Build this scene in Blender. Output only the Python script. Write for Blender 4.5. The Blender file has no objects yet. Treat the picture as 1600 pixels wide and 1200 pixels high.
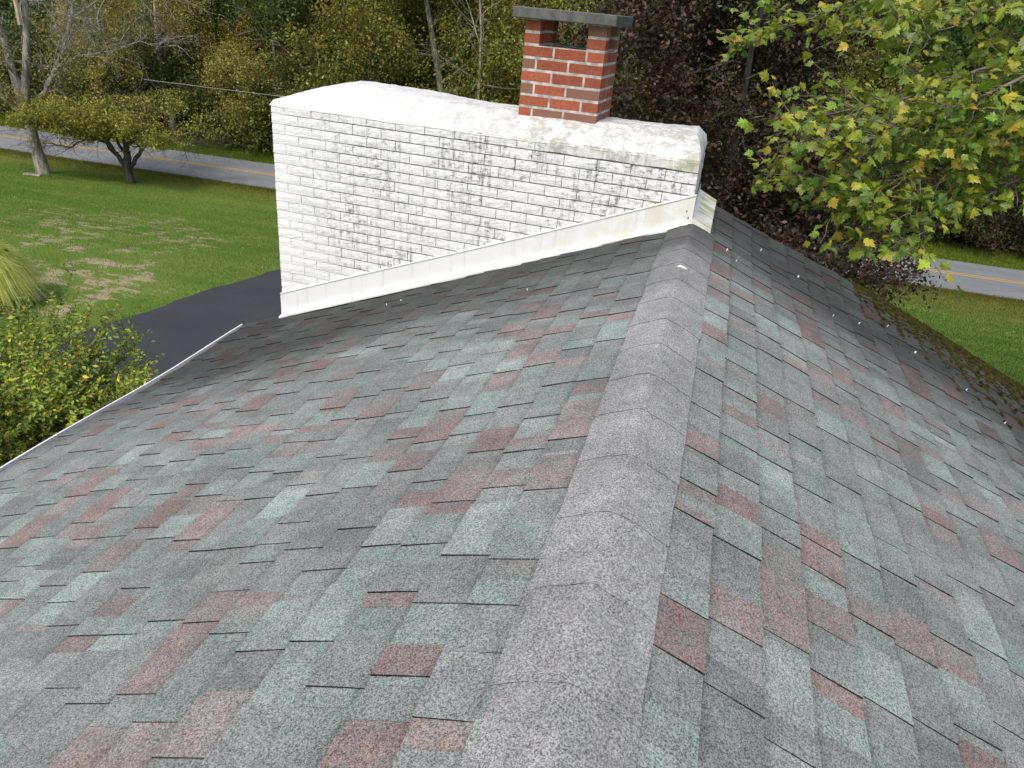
import bpy, math, random
import numpy as np
from mathutils import Matrix, Vector

# ------------------------------------------------------------------ camera, sky, sun
sc = bpy.context.scene
col0 = sc.collection
R = math.radians

cam_d = bpy.data.cameras.new('camera')
cam = bpy.data.objects.new('camera', cam_d)
col0.objects.link(cam)
CAM = (0.08334725, 0.0, 1.11886509)
RIGHT = (0.958810209, 0.271853314, 0.082333221)
DOWN = (0.194102957, -0.415449113, -0.888665334)
FWD = (-0.207381352, 0.868042517, -0.451104383)
cam.matrix_world = Matrix(((RIGHT[0], -DOWN[0], -FWD[0], CAM[0]),
                           (RIGHT[1], -DOWN[1], -FWD[1], CAM[1]),
                           (RIGHT[2], -DOWN[2], -FWD[2], CAM[2]),
                           (0, 0, 0, 1)))
cam_d.sensor_width = 36.0
cam_d.lens = 1169.009 / 1600 * 36
cam_d.clip_start = 0.05
cam_d.clip_end = 600
sc.camera = cam

SUN_EL, SUN_AZ = R(54), R(190)      # azimuth clockwise from +Y: behind the camera, a little to its left
world = bpy.data.worlds.new('World')
sc.world = world
world.use_nodes = True
wn = world.node_tree
bg = wn.nodes['Background']
sky = wn.nodes.new('ShaderNodeTexSky')
sky.sky_type = 'NISHITA'
sky.sun_disc = False
sky.sun_elevation = SUN_EL
sky.sun_rotation = SUN_AZ
sky.air_density = 1.0
sky.dust_density = 4.0
sky.ozone_density = 1.0
wn.links.new(sky.outputs[0], bg.inputs[0])
bg.inputs[1].default_value = 0.13

sun_d = bpy.data.lights.new('sun', 'SUN')
sun_d.energy = 1.5
sun_d.angle = R(14)
sun_d.color = (1.0, 0.96, 0.9)
sun = bpy.data.objects.new('sun', sun_d)
col0.objects.link(sun)
sv = Vector((math.sin(SUN_AZ) * math.cos(SUN_EL), math.cos(SUN_AZ) * math.cos(SUN_EL), math.sin(SUN_EL)))
sun.rotation_euler = sv.to_track_quat('Z', 'Y').to_euler()

sc.view_settings.view_transform = 'Standard'
sc.view_settings.look = 'None'
sc.view_settings.exposure = 0.46
sc.view_settings.gamma = 1.0
sc.view_settings.use_curve_mapping = False

# ------------------------------------------------------------------ helpers
WL = {}          # world location of every parent object


def nrm(a):
    a = np.asarray(a, float)
    return a / (np.linalg.norm(a, axis=-1, keepdims=True) + 1e-12)


class Acc:
    """collects vertices, faces of any arity and point colours"""

    def __init__(self):
        self.V = []; self.F = []; self.C = []; self.n = 0

    def add(self, V, F, C=None):
        V = np.asarray(V, float).reshape(-1, 3)
        self.V.append(V)
        for f in (F if isinstance(F, list) else [F]):
            self.F.append(np.asarray(f, int) + self.n)
        if C is None:
            C = np.ones((len(V), 4)) * 0.5
        C = np.asarray(C, float)
        if C.ndim == 1:
            C = np.tile(C, (len(V), 1))
        if C.shape[1] == 3:
            C = np.hstack([C, np.ones((len(C), 1))])
        self.C.append(C)
        self.n += len(V)

    def data(self):
        return np.vstack(self.V), self.F, np.vstack(self.C)


def mesh_np(name, V, F, C=None, smooth=False):
    me = bpy.data.meshes.new(name)
    V = np.asarray(V, np.float32).reshape(-1, 3)
    F = [np.asarray(f) for f in F if len(f)]
    loops = np.concatenate([f.reshape(-1) for f in F]).astype(np.int32)
    tot = np.concatenate([np.full(len(f), f.shape[1]) for f in F])
    start = np.concatenate([[0], np.cumsum(tot)[:-1]]).astype(np.int32)
    me.vertices.add(len(V)); me.vertices.foreach_set('co', V.reshape(-1))
    me.loops.add(len(loops)); me.loops.foreach_set('vertex_index', loops)
    me.polygons.add(len(tot)); me.polygons.foreach_set('loop_start', start)
    me.polygons.foreach_set('use_smooth', np.full(len(tot), bool(smooth)))
    me.update(calc_edges=True)
    if C is not None:
        a = me.attributes.new('Col', 'FLOAT_COLOR', 'POINT')
        a.data.foreach_set('color', np.asarray(C, np.float32).reshape(-1))
    return me


def put(name, me, mat, parent=None, loc=None):
    o = bpy.data.objects.new(name, me)
    if mat is not None and len(me.materials) == 0:
        me.materials.append(mat)
    col0.objects.link(o)
    if parent is not None:
        o.parent = parent
    if loc is not None:
        o.location = loc
    return o


def obj(name, acc, mat, parent=None, smooth=False):
    """world-space geometry -> object (parent's world place is taken off)"""
    V, F, C = acc.data() if isinstance(acc, Acc) else acc
    off = np.zeros(3)
    if parent is not None:
        off = np.array(WL[parent.name])
    o = put(name, mesh_np(name, V - off, F, C, smooth), mat, parent)
    WL[o.name] = tuple(off)
    return o


def tag(o, label=None, cat=None, group=None, kind=None):
    if label: o['label'] = label
    if cat: o['category'] = cat
    if group: o['group'] = group
    if kind: o['kind'] = kind
    return o


def empty(name, loc, label, cat, group=None):
    o = bpy.data.objects.new(name, None)
    o.empty_display_size = 0.2
    col0.objects.link(o)
    o.location = loc
    WL[o.name] = tuple(loc)
    return tag(o, label, cat, group)


def copy_tree(src, loc, rotz, scale, label, group):
    c = src.copy(); col0.objects.link(c)
    c.location = loc; c.rotation_euler = (0, 0, rotz); c.scale = scale
    WL[c.name] = tuple(loc)
    tag(c, label, src['category'], group)
    for ch in list(src.children):
        k = ch.copy(); col0.objects.link(k); k.parent = c
        for g in list(ch.children):
            q = g.copy(); col0.objects.link(q); q.parent = k
    return c


def box(acc, lo, hi, C=None):
    x0, y0, z0 = lo; x1, y1, z1 = hi
    V = [(x0, y0, z0), (x1, y0, z0), (x1, y1, z0), (x0, y1, z0), (x0, y0, z1), (x1, y0, z1), (x1, y1, z1), (x0, y1, z1)]
    acc.add(V, [[(0, 3, 2, 1), (4, 5, 6, 7), (0, 1, 5, 4), (1, 2, 6, 5), (2, 3, 7, 6), (3, 0, 4, 7)]], C)


def tube(acc, pts, rad, k=6, C=None, cap=True):
    pts = np.asarray(pts, float); n = len(pts)
    rad = np.broadcast_to(np.asarray(rad, float), (n,))
    t = np.gradient(pts, axis=0); t = nrm(t)
    ref = np.array([0.31, 0.17, 0.93]); 
    if abs(t[0] @ ref) > 0.9: ref = np.array([0.9, -0.3, 0.1])
    a = nrm(np.cross(t, ref)); b = np.cross(t, a)
    ang = np.arange(k) * 2 * math.pi / k
    V = pts[:, None, :] + rad[:, None, None] * (np.cos(ang)[None, :, None] * a[:, None, :] + np.sin(ang)[None, :, None] * b[:, None, :])
    V = V.reshape(-1, 3)
    i = np.arange(n - 1)[:, None] * k; j = np.arange(k)[None, :]; j2 = (j + 1) % k
    F = np.stack([i + j, i + j2, i + k + j2, i + k + j], -1).reshape(-1, 4)
    Fs = [F]
    if cap and k >= 3:
        Fs.append(np.array([list(range((n - 1) * k, n * k))]))
        Fs.append(np.array([list(range(k - 1, -1, -1))]))
    acc.add(V, Fs, C)


def leaves(acc, P, rng, size, cols, up=0.7, ratio=0.6, fold=0.15):
    """one folded rhombic leaf of its own at every point of P"""
    n = len(P)
    N = nrm(rng.normal(size=(n, 3)) + np.array([0, 0, up]) * 1.0)
    A = nrm(np.cross(N, rng.normal(size=(n, 3))))
    B = np.cross(N, A)
    s = size * rng.uniform(0.6, 1.35, (n, 1))
    mid = P + N * s * fold
    V = np.stack([P - A * s * 0.5, mid - B * s * ratio * 0.5 - N * s * fold, P + A * s * 0.5 - N * s * fold * 0.6, mid + B * s * ratio * 0.5 - N * s * fold], 1).reshape(-1, 3)
    F = np.arange(4 * n).reshape(n, 4)
    acc.add(V, F, np.repeat(np.asarray(cols), 4, axis=0))


def palette(rng, n, cols, w, jit=0.25):
    cols = np.asarray(cols, float)
    idx = rng.choice(len(cols), n, p=np.asarray(w) / np.sum(w))
    c = cols[idx] * np.exp(rng.normal(size=(n, 1)) * jit)
    c *= np.exp(rng.normal(size=(n, 3)) * 0.07)
    return np.clip(c, 0, 0.9)


# ------------------------------------------------------------------ materials
def nodemat(name):
    m = bpy.data.materials.new(name)
    m.use_nodes = True
    nt = m.node_tree
    return m, nt, nt.nodes, nt.links, nt.nodes['Principled BSDF']


def N(nt, t, **kw):
    n = nt.nodes.new(t)
    for k, v in kw.items():
        if k.startswith('in_'):
            n.inputs[int(k[3:]) if k[3:].isdigit() else k[3:].replace('_', ' ')].default_value = v
        else:
            setattr(n, k, v)
    return n


def math_n(nt, op, a, b=None, c=None, clamp=False):
    n = nt.nodes.new('ShaderNodeMath'); n.operation = op; n.use_clamp = clamp
    for i, v in enumerate((a, b, c)):
        if v is None: continue
        if isinstance(v, (int, float)): n.inputs[i].default_value = v
        else: nt.links.new(v, n.inputs[i])
    return n.outputs[0]


def smooth_n(nt, v, a, b, lo=0.0, hi=1.0):
    n = nt.nodes.new('ShaderNodeMapRange'); n.interpolation_type = 'SMOOTHSTEP'
    nt.links.new(v, n.inputs[0])
    n.inputs[1].default_value = a; n.inputs[2].default_value = b
    n.inputs[3].default_value = lo; n.inputs[4].default_value = hi
    return n.outputs[0]


def mixc(nt, fac, a, b, mode='MIX'):
    n = nt.nodes.new('ShaderNodeMix'); n.data_type = 'RGBA'; n.blend_type = mode
    for i, v in ((0, fac), (6, a), (7, b)):
        if isinstance(v, (int, float)): n.inputs[i].default_value = v
        elif isinstance(v, tuple): n.inputs[i].default_value = (v + (1,))[:4]
        else: nt.links.new(v, n.inputs[i])
    return n.outputs[2]


def pos_n(nt, scale=(1, 1, 1)):
    g = nt.nodes.new('ShaderNodeNewGeometry')
    if scale == (1, 1, 1): return g.outputs['Position']
    m = nt.nodes.new('ShaderNodeMapping'); m.inputs[3].default_value = scale
    nt.links.new(g.outputs['Position'], m.inputs[0])
    return m.outputs[0]


def noise_n(nt, vec, scale, detail=3, rough=0.55, out='Fac', dist=0.0):
    n = nt.nodes.new('ShaderNodeTexNoise')
    n.inputs['Scale'].default_value = scale; n.inputs['Detail'].default_value = detail
    n.inputs['Roughness'].default_value = rough; n.inputs['Distortion'].default_value = dist
    nt.links.new(vec, n.inputs['Vector'])
    return n.outputs[out]


def bump_n(nt, h, strength, dist, bsdf):
    b = nt.nodes.new('ShaderNodeBump')
    b.inputs['Strength'].default_value = strength; b.inputs['Distance'].default_value = dist
    nt.links.new(h, b.inputs['Height']); nt.links.new(b.outputs[0], bsdf.inputs['Normal'])


def leaf_mat(name, trans=0.3, rough=0.55, spec=0.3):
    m, nt, nodes, links, b = nodemat(name)
    a = N(nt, 'ShaderNodeAttribute', attribute_name='Col')
    links.new(a.outputs['Color'], b.inputs['Base Color'])
    b.inputs['Roughness'].default_value = rough
    b.inputs['Specular IOR Level'].default_value = spec
    tr = nodes.new('ShaderNodeBsdfTranslucent')
    links.new(mixc(nt, 1.0, a.outputs['Color'], (1.25, 1.25, 0.6), 'MULTIPLY'), tr.inputs[0])
    mx = nodes.new('ShaderNodeMixShader'); mx.inputs[0].default_value = trans
    links.new(b.outputs[0], mx.inputs[1]); links.new(tr.outputs[0], mx.inputs[2])
    links.new(mx.outputs[0], nodes['Material Output'].inputs[0])
    return m


def bark_mat(name, c1, c2, scale=6.0):
    m, nt, nodes, links, b = nodemat(name)
    g = N(nt, 'ShaderNodeTexCoord').outputs['Object']
    mp = N(nt, 'ShaderNodeMapping'); mp.inputs[3].default_value = (1, 1, 0.25)
    links.new(g, mp.inputs[0])
    n1 = noise_n(nt, mp.outputs[0], scale, 5, 0.65)
    links.new(mixc(nt, smooth_n(nt, n1, 0.35, 0.65), c1, c2), b.inputs['Base Color'])
    b.inputs['Roughness'].default_value = 0.9
    bump_n(nt, n1, 0.6, 0.03, b)
    return m


def plain_mat(name, c, rough=0.6, var=0.12, scale=8.0, spec=0.4):
    m, nt, nodes, links, b = nodemat(name)
    p = pos_n(nt)
    n1 = noise_n(nt, p, scale, 5, 0.6)
    k = smooth_n(nt, n1, 0.3, 0.7, 1 - var, 1 + var)
    mul = N(nt, 'ShaderNodeVectorMath', operation='SCALE'); mul.inputs[0].default_value = c
    links.new(k, mul.inputs['Scale'])
    links.new(mul.outputs[0], b.inputs['Base Color'])
    b.inputs['Roughness'].default_value = rough
    b.inputs['Specular IOR Level'].default_value = spec
    return m


def shingle_mat():
    m, nt, nodes, links, b = nodemat('asphalt_shingle')
    a = N(nt, 'ShaderNodeAttribute', attribute_name='Col')
    p = pos_n(nt)
    sep = N(nt, 'ShaderNodeSeparateXYZ'); links.new(p, sep.inputs[0])
    # mineral granules
    g1 = noise_n(nt, p, 330, 2, 0.7)
    g2 = noise_n(nt, p, 150, 2, 0.6)
    gr = math_n(nt, 'ADD', math_n(nt, 'MULTIPLY', g1, 0.65), math_n(nt, 'MULTIPLY', g2, 0.35))
    k = smooth_n(nt, gr, 0.36, 0.64, 0.32, 1.74)
    spark = smooth_n(nt, noise_n(nt, p, 420, 1, 0.5), 0.64, 0.74, 0.0, 0.7)
    # dark granule band near the head of every course (alpha = place between head 0 and butt 1)
    wob = math_n(nt, 'ADD', a.outputs['Alpha'], math_n(nt, 'MULTIPLY', math_n(nt, 'SUBTRACT', noise_n(nt, p, 45, 3), 0.5), 0.35))
    band = smooth_n(nt, wob, 0.02, 0.34, 0.62, 1.0)
    # blotchy weathering
    big = smooth_n(nt, noise_n(nt, p, 2.3, 4, 0.6), 0.3, 0.7, 0.84, 1.13)
    mid = smooth_n(nt, noise_n(nt, p, 14, 4, 0.65), 0.3, 0.7, 0.88, 1.1)
    # patchy, darker towards the wall end and down the slope, less on the right
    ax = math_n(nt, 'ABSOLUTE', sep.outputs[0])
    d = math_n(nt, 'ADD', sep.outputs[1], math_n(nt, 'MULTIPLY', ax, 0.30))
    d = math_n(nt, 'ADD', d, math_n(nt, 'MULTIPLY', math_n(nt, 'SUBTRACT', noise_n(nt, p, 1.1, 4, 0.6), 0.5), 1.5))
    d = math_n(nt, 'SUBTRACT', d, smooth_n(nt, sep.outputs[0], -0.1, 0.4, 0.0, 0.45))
    end_dark = smooth_n(nt, d, 3.25, 4.85, 1.0, 0.24)
    tot = math_n(nt, 'MULTIPLY', math_n(nt, 'MULTIPLY', k, band), math_n(nt, 'MULTIPLY', math_n(nt, 'MULTIPLY', big, mid), end_dark))
    # every colour drop is patchy: it thins out to the neutral grey between
    pat = math_n(nt, 'ADD', math_n(nt, 'MULTIPLY', noise_n(nt, p, 17, 4, 0.7), 0.7), math_n(nt, 'MULTIPLY', noise_n(nt, p, 120, 2, 0.7), 0.3))
    lum = N(nt, 'ShaderNodeRGBToBW'); links.new(a.outputs['Color'], lum.inputs[0])
    gcol = N(nt, 'ShaderNodeVectorMath', operation='SCALE'); gcol.inputs[0].default_value = (0.98, 1.02, 0.99); links.new(lum.outputs[0], gcol.inputs['Scale'])
    acol = mixc(nt, smooth_n(nt, pat, 0.40, 0.62, 0.08, 0.72), a.outputs['Color'], gcol.outputs[0])
    sc_ = N(nt, 'ShaderNodeVectorMath', operation='SCALE'); links.new(acol, sc_.inputs[0]); links.new(tot, sc_.inputs['Scale'])
    c = mixc(nt, math_n(nt, 'MULTIPLY', spark, end_dark), sc_.outputs[0], (0.52, 0.52, 0.52))
    # stray granules of other colours
    stray = smooth_n(nt, noise_n(nt, p, 260, 1, 0.5), 0.30, 0.24, 0.0, 0.5)
    c = mixc(nt, stray, c, (0.02, 0.02, 0.022))
    links.new(c, b.inputs['Base Color'])
    b.inputs['Roughness'].default_value = 0.92
    b.inputs['Specular IOR Level'].default_value = 0.25
    bump_n(nt, gr, 0.75, 0.003, b)
    return m


def painted_brick_mat(name, joint):
    """white paint with soot streaks; joint=True for the dirt that sits in the joints"""
    m, nt, nodes, links, b = nodemat(name)
    p = pos_n(nt)
    sep = N(nt, 'ShaderNodeSeparateXYZ'); links.new(p, sep.inputs[0])
    region = smooth_n(nt, math_n(nt, 'ADD', sep.outputs[0], math_n(nt, 'MULTIPLY', noise_n(nt, p, 1.6, 3), 0.9)), -2.55, -1.75)
    # soot hangs under the mortar cap and thins out downwards
    hang = smooth_n(nt, math_n(nt, 'ADD', math_n(nt, 'ADD', sep.outputs[2], math_n(nt, 'MULTIPLY', sep.outputs[0], -0.18)), math_n(nt, 'MULTIPLY', noise_n(nt, p, 2.2, 3), 0.5)), -0.75, 0.15)
    region = math_n(nt, 'MULTIPLY', region, math_n(nt, 'ADD', 0.25, math_n(nt, 'MULTIPLY', hang, 0.75)))
    st = noise_n(nt, pos_n(nt, (34, 34, 2.6)), 1.0, 4, 0.7)
    bl = noise_n(nt, p, 26, 5, 0.7)
    hz = noise_n(nt, pos_n(nt, (20, 20, 120)), 1.0, 4, 0.7, dist=0.6)
    base = mixc(nt, smooth_n(nt, noise_n(nt, p, 5, 4), 0.3, 0.7), (0.88, 0.88, 0.88), (0.81, 0.815, 0.82))
    if joint:
        dirt = math_n(nt, 'MULTIPLY', math_n(nt, 'MULTIPLY', region, 1.35, clamp=True), smooth_n(nt, math_n(nt, 'ADD', math_n(nt, 'MULTIPLY', st, 0.5), math_n(nt, 'MULTIPLY', bl, 0.5)), 0.26, 0.44))
        base = mixc(nt, 0.25, base, (0.55, 0.55, 0.56))
        c = mixc(nt, math_n(nt, 'MULTIPLY', dirt, 0.93), base, (0.075, 0.072, 0.068))
    else:
        d1 = smooth_n(nt, st, 0.50, 0.68, 0.0, 0.55)
        d2 = smooth_n(nt, bl, 0.50, 0.66, 0.0, 0.6)
        d3 = smooth_n(nt, hz, 0.52, 0.64, 0.0, 0.6)
        patch = smooth_n(nt, noise_n(nt, pos_n(nt, (2.6, 2.6, 4.2)), 1.0, 3, 0.6), 0.38, 0.60, 0.30, 1.0)
        dirt = math_n(nt, 'MULTIPLY', math_n(nt, 'MULTIPLY', region, patch), math_n(nt, 'ADD', math_n(nt, 'ADD', d1, d3), d2), clamp=True)
        c = mixc(nt, dirt, base, (0.15, 0.15, 0.125))
    # a few rusty runs near the ridge end
    rust = math_n(nt, 'MULTIPLY', smooth_n(nt, noise_n(nt, pos_n(nt, (7, 7, 1.5)), 1.0, 3, 0.6), 0.60, 0.70), smooth_n(nt, sep.outputs[0], -1.0, -0.6))
    c = mixc(nt, math_n(nt, 'MULTIPLY', rust, math_n(nt, 'MULTIPLY', 0.75, smooth_n(nt, bl, 0.42, 0.6))), c, (0.28, 0.22, 0.11))
    links.new(c, b.inputs['Base Color'])
    b.inputs['Roughness'].default_value = 0.6
    b.inputs['Specular IOR Level'].default_value = 0.3
    h = math_n(nt, 'ADD', math_n(nt, 'MULTIPLY', hz, 0.7), math_n(nt, 'MULTIPLY', bl, 0.5))
    bump_n(nt, h, 0.8 if not joint else 0.3, 0.010, b)
    return m


def cap_mat():
    m, nt, nodes, links, b = nodemat('painted_mortar_cap')
    p = pos_n(nt)
    sep = N(nt, 'ShaderNodeSeparateXYZ'); links.new(p, sep.inputs[0])
    n1 = noise_n(nt, p, 9, 6, 0.7); n2 = noise_n(nt, p, 40, 4, 0.7)
    reg = smooth_n(nt, math_n(nt, 'ADD', sep.outputs[0], math_n(nt, 'MULTIPLY', n1, 0.8)), -2.2, -0.4, 0.35, 1.0)
    d = smooth_n(nt, math_n(nt, 'ADD', math_n(nt, 'MULTIPLY', n1, 0.6), math_n(nt, 'MULTIPLY', n2, 0.4)), 0.42, 0.60, 0.0, 0.75)
    c = mixc(nt, math_n(nt, 'MULTIPLY', d, reg), (0.76, 0.76, 0.75), (0.34, 0.335, 0.29))
    st = smooth_n(nt, noise_n(nt, pos_n(nt, (24, 24, 3)), 1, 4, 0.7), 0.48, 0.68, 0.0, 0.55)
    c = mixc(nt, math_n(nt, 'MULTIPLY', st, reg), c, (0.30, 0.30, 0.25))
    gr = math_n(nt, 'MULTIPLY', smooth_n(nt, sep.outputs[0], -0.55, -0.02), smooth_n(nt, sep.outputs[2], 0.43, 0.34))
    c = mixc(nt, math_n(nt, 'MULTIPLY', gr, smooth_n(nt, n1, 0.35, 0.6, 0.1, 0.7)), c, (0.45, 0.44, 0.27))
    links.new(c, b.inputs['Base Color'])
    b.inputs['Roughness'].default_value = 0.75
    b.inputs['Specular IOR Level'].default_value = 0.25
    bump_n(nt, math_n(nt, 'ADD', n1, math_n(nt, 'MULTIPLY', n2, 0.4)), 0.5, 0.02, b)
    return m


def flash_mat():
    m, nt, nodes, links, b = nodemat('painted_flashing')
    p = pos_n(nt)
    sep = N(nt, 'ShaderNodeSeparateXYZ'); links.new(p, sep.inputs[0])
    st = noise_n(nt, pos_n(nt, (22, 22, 2.0)), 1.0, 4, 0.7)
    n1 = noise_n(nt, p, 11, 5, 0.65)
    c = mixc(nt, smooth_n(nt, st, 0.5, 0.75, 0.0, 0.35), (0.78, 0.79, 0.80), (0.50, 0.51, 0.50))
    yg = math_n(nt, 'MULTIPLY', smooth_n(nt, n1, 0.38, 0.62), smooth_n(nt, sep.outputs[0], -1.6, 0.03, 0.0, 0.55))
    c = mixc(nt, yg, c, (0.62, 0.60, 0.42))
    gg = math_n(nt, 'MULTIPLY', smooth_n(nt, noise_n(nt, pos_n(nt, (3, 9, 3)), 1.3, 3), 0.40, 0.6), smooth_n(nt, sep.outputs[0], 0.0, 0.03))
    c = mixc(nt, math_n(nt, 'MULTIPLY', gg, 0.8), c, (0.34, 0.36, 0.13))
    links.new(c, b.inputs['Base Color'])
    b.inputs['Roughness'].default_value = 0.45
    bump_n(nt, n1, 0.12, 0.01, b)
    return m


def red_brick_mat():
    m, nt, nodes, links, b = nodemat('red_brick')
    p = pos_n(nt)
    a = N(nt, 'ShaderNodeObjectInfo')
    n1 = noise_n(nt, p, 60, 5, 0.7); n2 = noise_n(nt, p, 12, 3)
    base = mixc(nt, smooth_n(nt, n1, 0.3, 0.7), (0.28, 0.070, 0.038), (0.38, 0.125, 0.070))
    base = mixc(nt, smooth_n(nt, n2, 0.45, 0.75, 0, 0.5), base, (0.24, 0.06, 0.04))
    base = mixc(nt, math_n(nt, 'GREATER_THAN', a.outputs['Random'], 0.80), base, (0.20, 0.105, 0.072))
    sp = smooth_n(nt, noise_n(nt, p, 85, 2), 0.72, 0.77, 0, 0.6)
    base = mixc(nt, sp, base, (0.6, 0.56, 0.52))
    k = smooth_n(nt, a.outputs['Random'], 0.0, 1.0, 0.8, 1.12)
    s_ = N(nt, 'ShaderNodeVectorMath', operation='SCALE'); links.new(base, s_.inputs[0]); links.new(k, s_.inputs['Scale'])
    links.new(s_.outputs[0], b.inputs['Base Color'])
    b.inputs['Roughness'].default_value = 0.85
    b.inputs['Specular IOR Level'].default_value = 0.2
    bump_n(nt, n1, 0.5, 0.004, b)
    return m


def ground_mat():
    m, nt, nodes, links, b = nodemat('lawn_and_forest_floor')
    p = pos_n(nt)
    sep = N(nt, 'ShaderNodeSeparateXYZ'); links.new(p, sep.inputs[0])
    X, Y = sep.outputs[0], sep.outputs[1]
    n1 = noise_n(nt, p, 0.35, 4, 0.6); n2 = noise_n(nt, p, 3.0, 5, 0.7); n3 = noise_n(nt, p, 30, 3, 0.7)
    mow = noise_n(nt, pos_n(nt, (0.12, 0.9, 0)), 1.0, 3, 0.6)
    c = mixc(nt, smooth_n(nt, math_n(nt, 'ADD', math_n(nt, 'MULTIPLY', n1, 0.5), math_n(nt, 'MULTIPLY', mow, 0.5)), 0.38, 0.62), (0.105, 0.205, 0.030), (0.200, 0.280, 0.058))
    c = mixc(nt, smooth_n(nt, n2, 0.35, 0.7, 0.0, 0.45), c, (0.135, 0.16, 0.045))
    c = mixc(nt, smooth_n(nt, n3, 0.35, 0.7, 0.0, 0.35), c, (0.055, 0.115, 0.016))

    def blob(cx, cy, rx, ry, lo=1.0, hi=0.2):
        dx = math_n(nt, 'DIVIDE', math_n(nt, 'SUBTRACT', X, cx), rx)
        dy = math_n(nt, 'DIVIDE', math_n(nt, 'SUBTRACT', Y, cy), ry)
        d = math_n(nt, 'ADD', math_n(nt, 'MULTIPLY', dx, dx), math_n(nt, 'MULTIPLY', dy, dy))
        return smooth_n(nt, d, lo, hi)
    dry = math_n(nt, 'MAXIMUM', blob(-13.3, 12.6, 2.6, 3.4), math_n(nt, 'MULTIPLY', blob(-17.0, 17.5, 6.0, 5.0), 0.78))
    dn = math_n(nt, 'ADD', math_n(nt, 'MULTIPLY', noise_n(nt, p, 1.5, 6, 0.72), 0.6), math_n(nt, 'MULTIPLY', noise_n(nt, pos_n(nt, (1.2, 4.5, 1)), 1.0, 4, 0.7), 0.4))
    dm = smooth_n(nt, math_n(nt, 'ADD', dn, math_n(nt, 'MULTIPLY', dry, 0.13)), 0.60, 0.675)
    dm = math_n(nt, 'MULTIPLY', dm, smooth_n(nt, dry, 0.02, 0.25))
    c = mixc(nt, math_n(nt, 'MULTIPLY', dm, 0.85), c, (0.46, 0.37, 0.245))
    # rough, yellower verges on both sides of the road
    v1 = math_n(nt, 'MULTIPLY', smooth_n(nt, math_n(nt, 'ADD', Y, math_n(nt, 'MULTIPLY', n2, 1.5)), 28.0, 30.6), smooth_n(nt, n2, 0.3, 0.6, 0.3, 0.95))
    c = mixc(nt, v1, c, (0.17, 0.16, 0.04))
    v2 = smooth_n(nt, math_n(nt, 'ADD', Y, math_n(nt, 'MULTIPLY', n2, 1.0)), 34.0, 35.5)
    c = mixc(nt, v2, c, (0.13, 0.18, 0.022))
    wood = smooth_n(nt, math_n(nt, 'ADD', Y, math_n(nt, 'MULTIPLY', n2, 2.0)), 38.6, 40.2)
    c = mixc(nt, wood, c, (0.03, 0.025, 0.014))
    links.new(c, b.inputs['Base Color'])
    b.inputs['Roughness'].default_value = 1.0
    b.inputs['Specular IOR Level'].default_value = 0.1
    bump_n(nt, math_n(nt, 'ADD', n3, noise_n(nt, p, 9, 4, 0.7)), 0.8, 0.06, b)
    return m


def asphalt_mat(name, c1, c2, streak, crack=0.55):
    m, nt, nodes, links, b = nodemat(name)
    p = pos_n(nt)
    n1 = noise_n(nt, p, 0.9, 4, 0.6); n2 = noise_n(nt, p, 90, 2, 0.6)
    n3 = noise_n(nt, pos_n(nt, streak), 1.0, 4, 0.65)
    f = math_n(nt, 'ADD', math_n(nt, 'MULTIPLY', n1, 0.4), math_n(nt, 'MULTIPLY', n3, 0.6))
    c = mixc(nt, smooth_n(nt, f, 0.36, 0.64), c1, c2)
    c = mixc(nt, smooth_n(nt, n2, 0.3, 0.7, 0.0, 0.35), c, tuple(x * 1.6 for x in c2))
    v = N(nt, 'ShaderNodeTexVoronoi', feature='DISTANCE_TO_EDGE'); v.inputs['Scale'].default_value = 0.35
    links.new(mixc(nt, 0.12, p, noise_n(nt, p, 1.2, 4, out='Color')), v.inputs['Vector'])
    ck = smooth_n(nt, v.outputs['Distance'], 0.008, 0.002, 0.0, crack)
    c = mixc(nt, ck, c, (0.012, 0.012, 0.013))
    links.new(c, b.inputs['Base Color'])
    b.inputs['Roughness'].default_value = 0.85
    b.inputs['Specular IOR Level'].default_value = 0.3
    bump_n(nt, n2, 0.3, 0.006, b)
    return m


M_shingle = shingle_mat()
M_white = painted_brick_mat('white_painted_brick', False)
M_joint = painted_brick_mat('white_painted_joint', True)
M_cap = cap_mat()
M_flash = flash_mat()
M_red = red_brick_mat()
M_mortar = plain_mat('grey_mortar', (0.43, 0.41, 0.39), 0.95, 0.38, 22)
M_slab = plain_mat('cement_slab', (0.115, 0.118, 0.112), 0.9, 0.25, 25, 0.2)
M_flue = plain_mat('soot_black', (0.02, 0.018, 0.017), 0.95, 0.3, 14, 0.1)
M_trim = plain_mat('white_trim', (0.78, 0.78, 0.77), 0.4, 0.06, 6)
M_siding = plain_mat('white_siding', (0.70, 0.70, 0.69), 0.6, 0.06, 3)
M_ground = ground_mat()
M_road = asphalt_mat('road_asphalt', (0.150, 0.160, 0.168), (0.195, 0.204, 0.210), (0.05, 1.6, 1), 0.25)
M_drive = asphalt_mat('driveway_asphalt', (0.034, 0.035, 0.041), (0.050, 0.051, 0.058), (0.9, 0.12, 1), 0.0)
M_yellow = plain_mat('road_paint', (0.52, 0.33, 0.09), 0.7, 0.25, 12)
M_leaf = leaf_mat('leaf', 0.30)
M_mleaf = leaf_mat('maple_leaf', 0.38, 0.42, 0.45)
M_cleaf = leaf_mat('copper_leaf', 0.12, 0.5, 0.3)
M_grass = leaf_mat('grass_blade', 0.42, 0.7, 0.15)
M_moss = leaf_mat('moss', 0.0, 1.0, 0.05)
M_bark = bark_mat('grey_bark', (0.085, 0.072, 0.060), (0.21, 0.185, 0.16))
M_pale = bark_mat('pale_bark', (0.15, 0.135, 0.115), (0.42, 0.39, 0.35), 9)
M_dark = bark_mat('dark_bark', (0.035, 0.03, 0.026), (0.095, 0.085, 0.075), 9)
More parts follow.
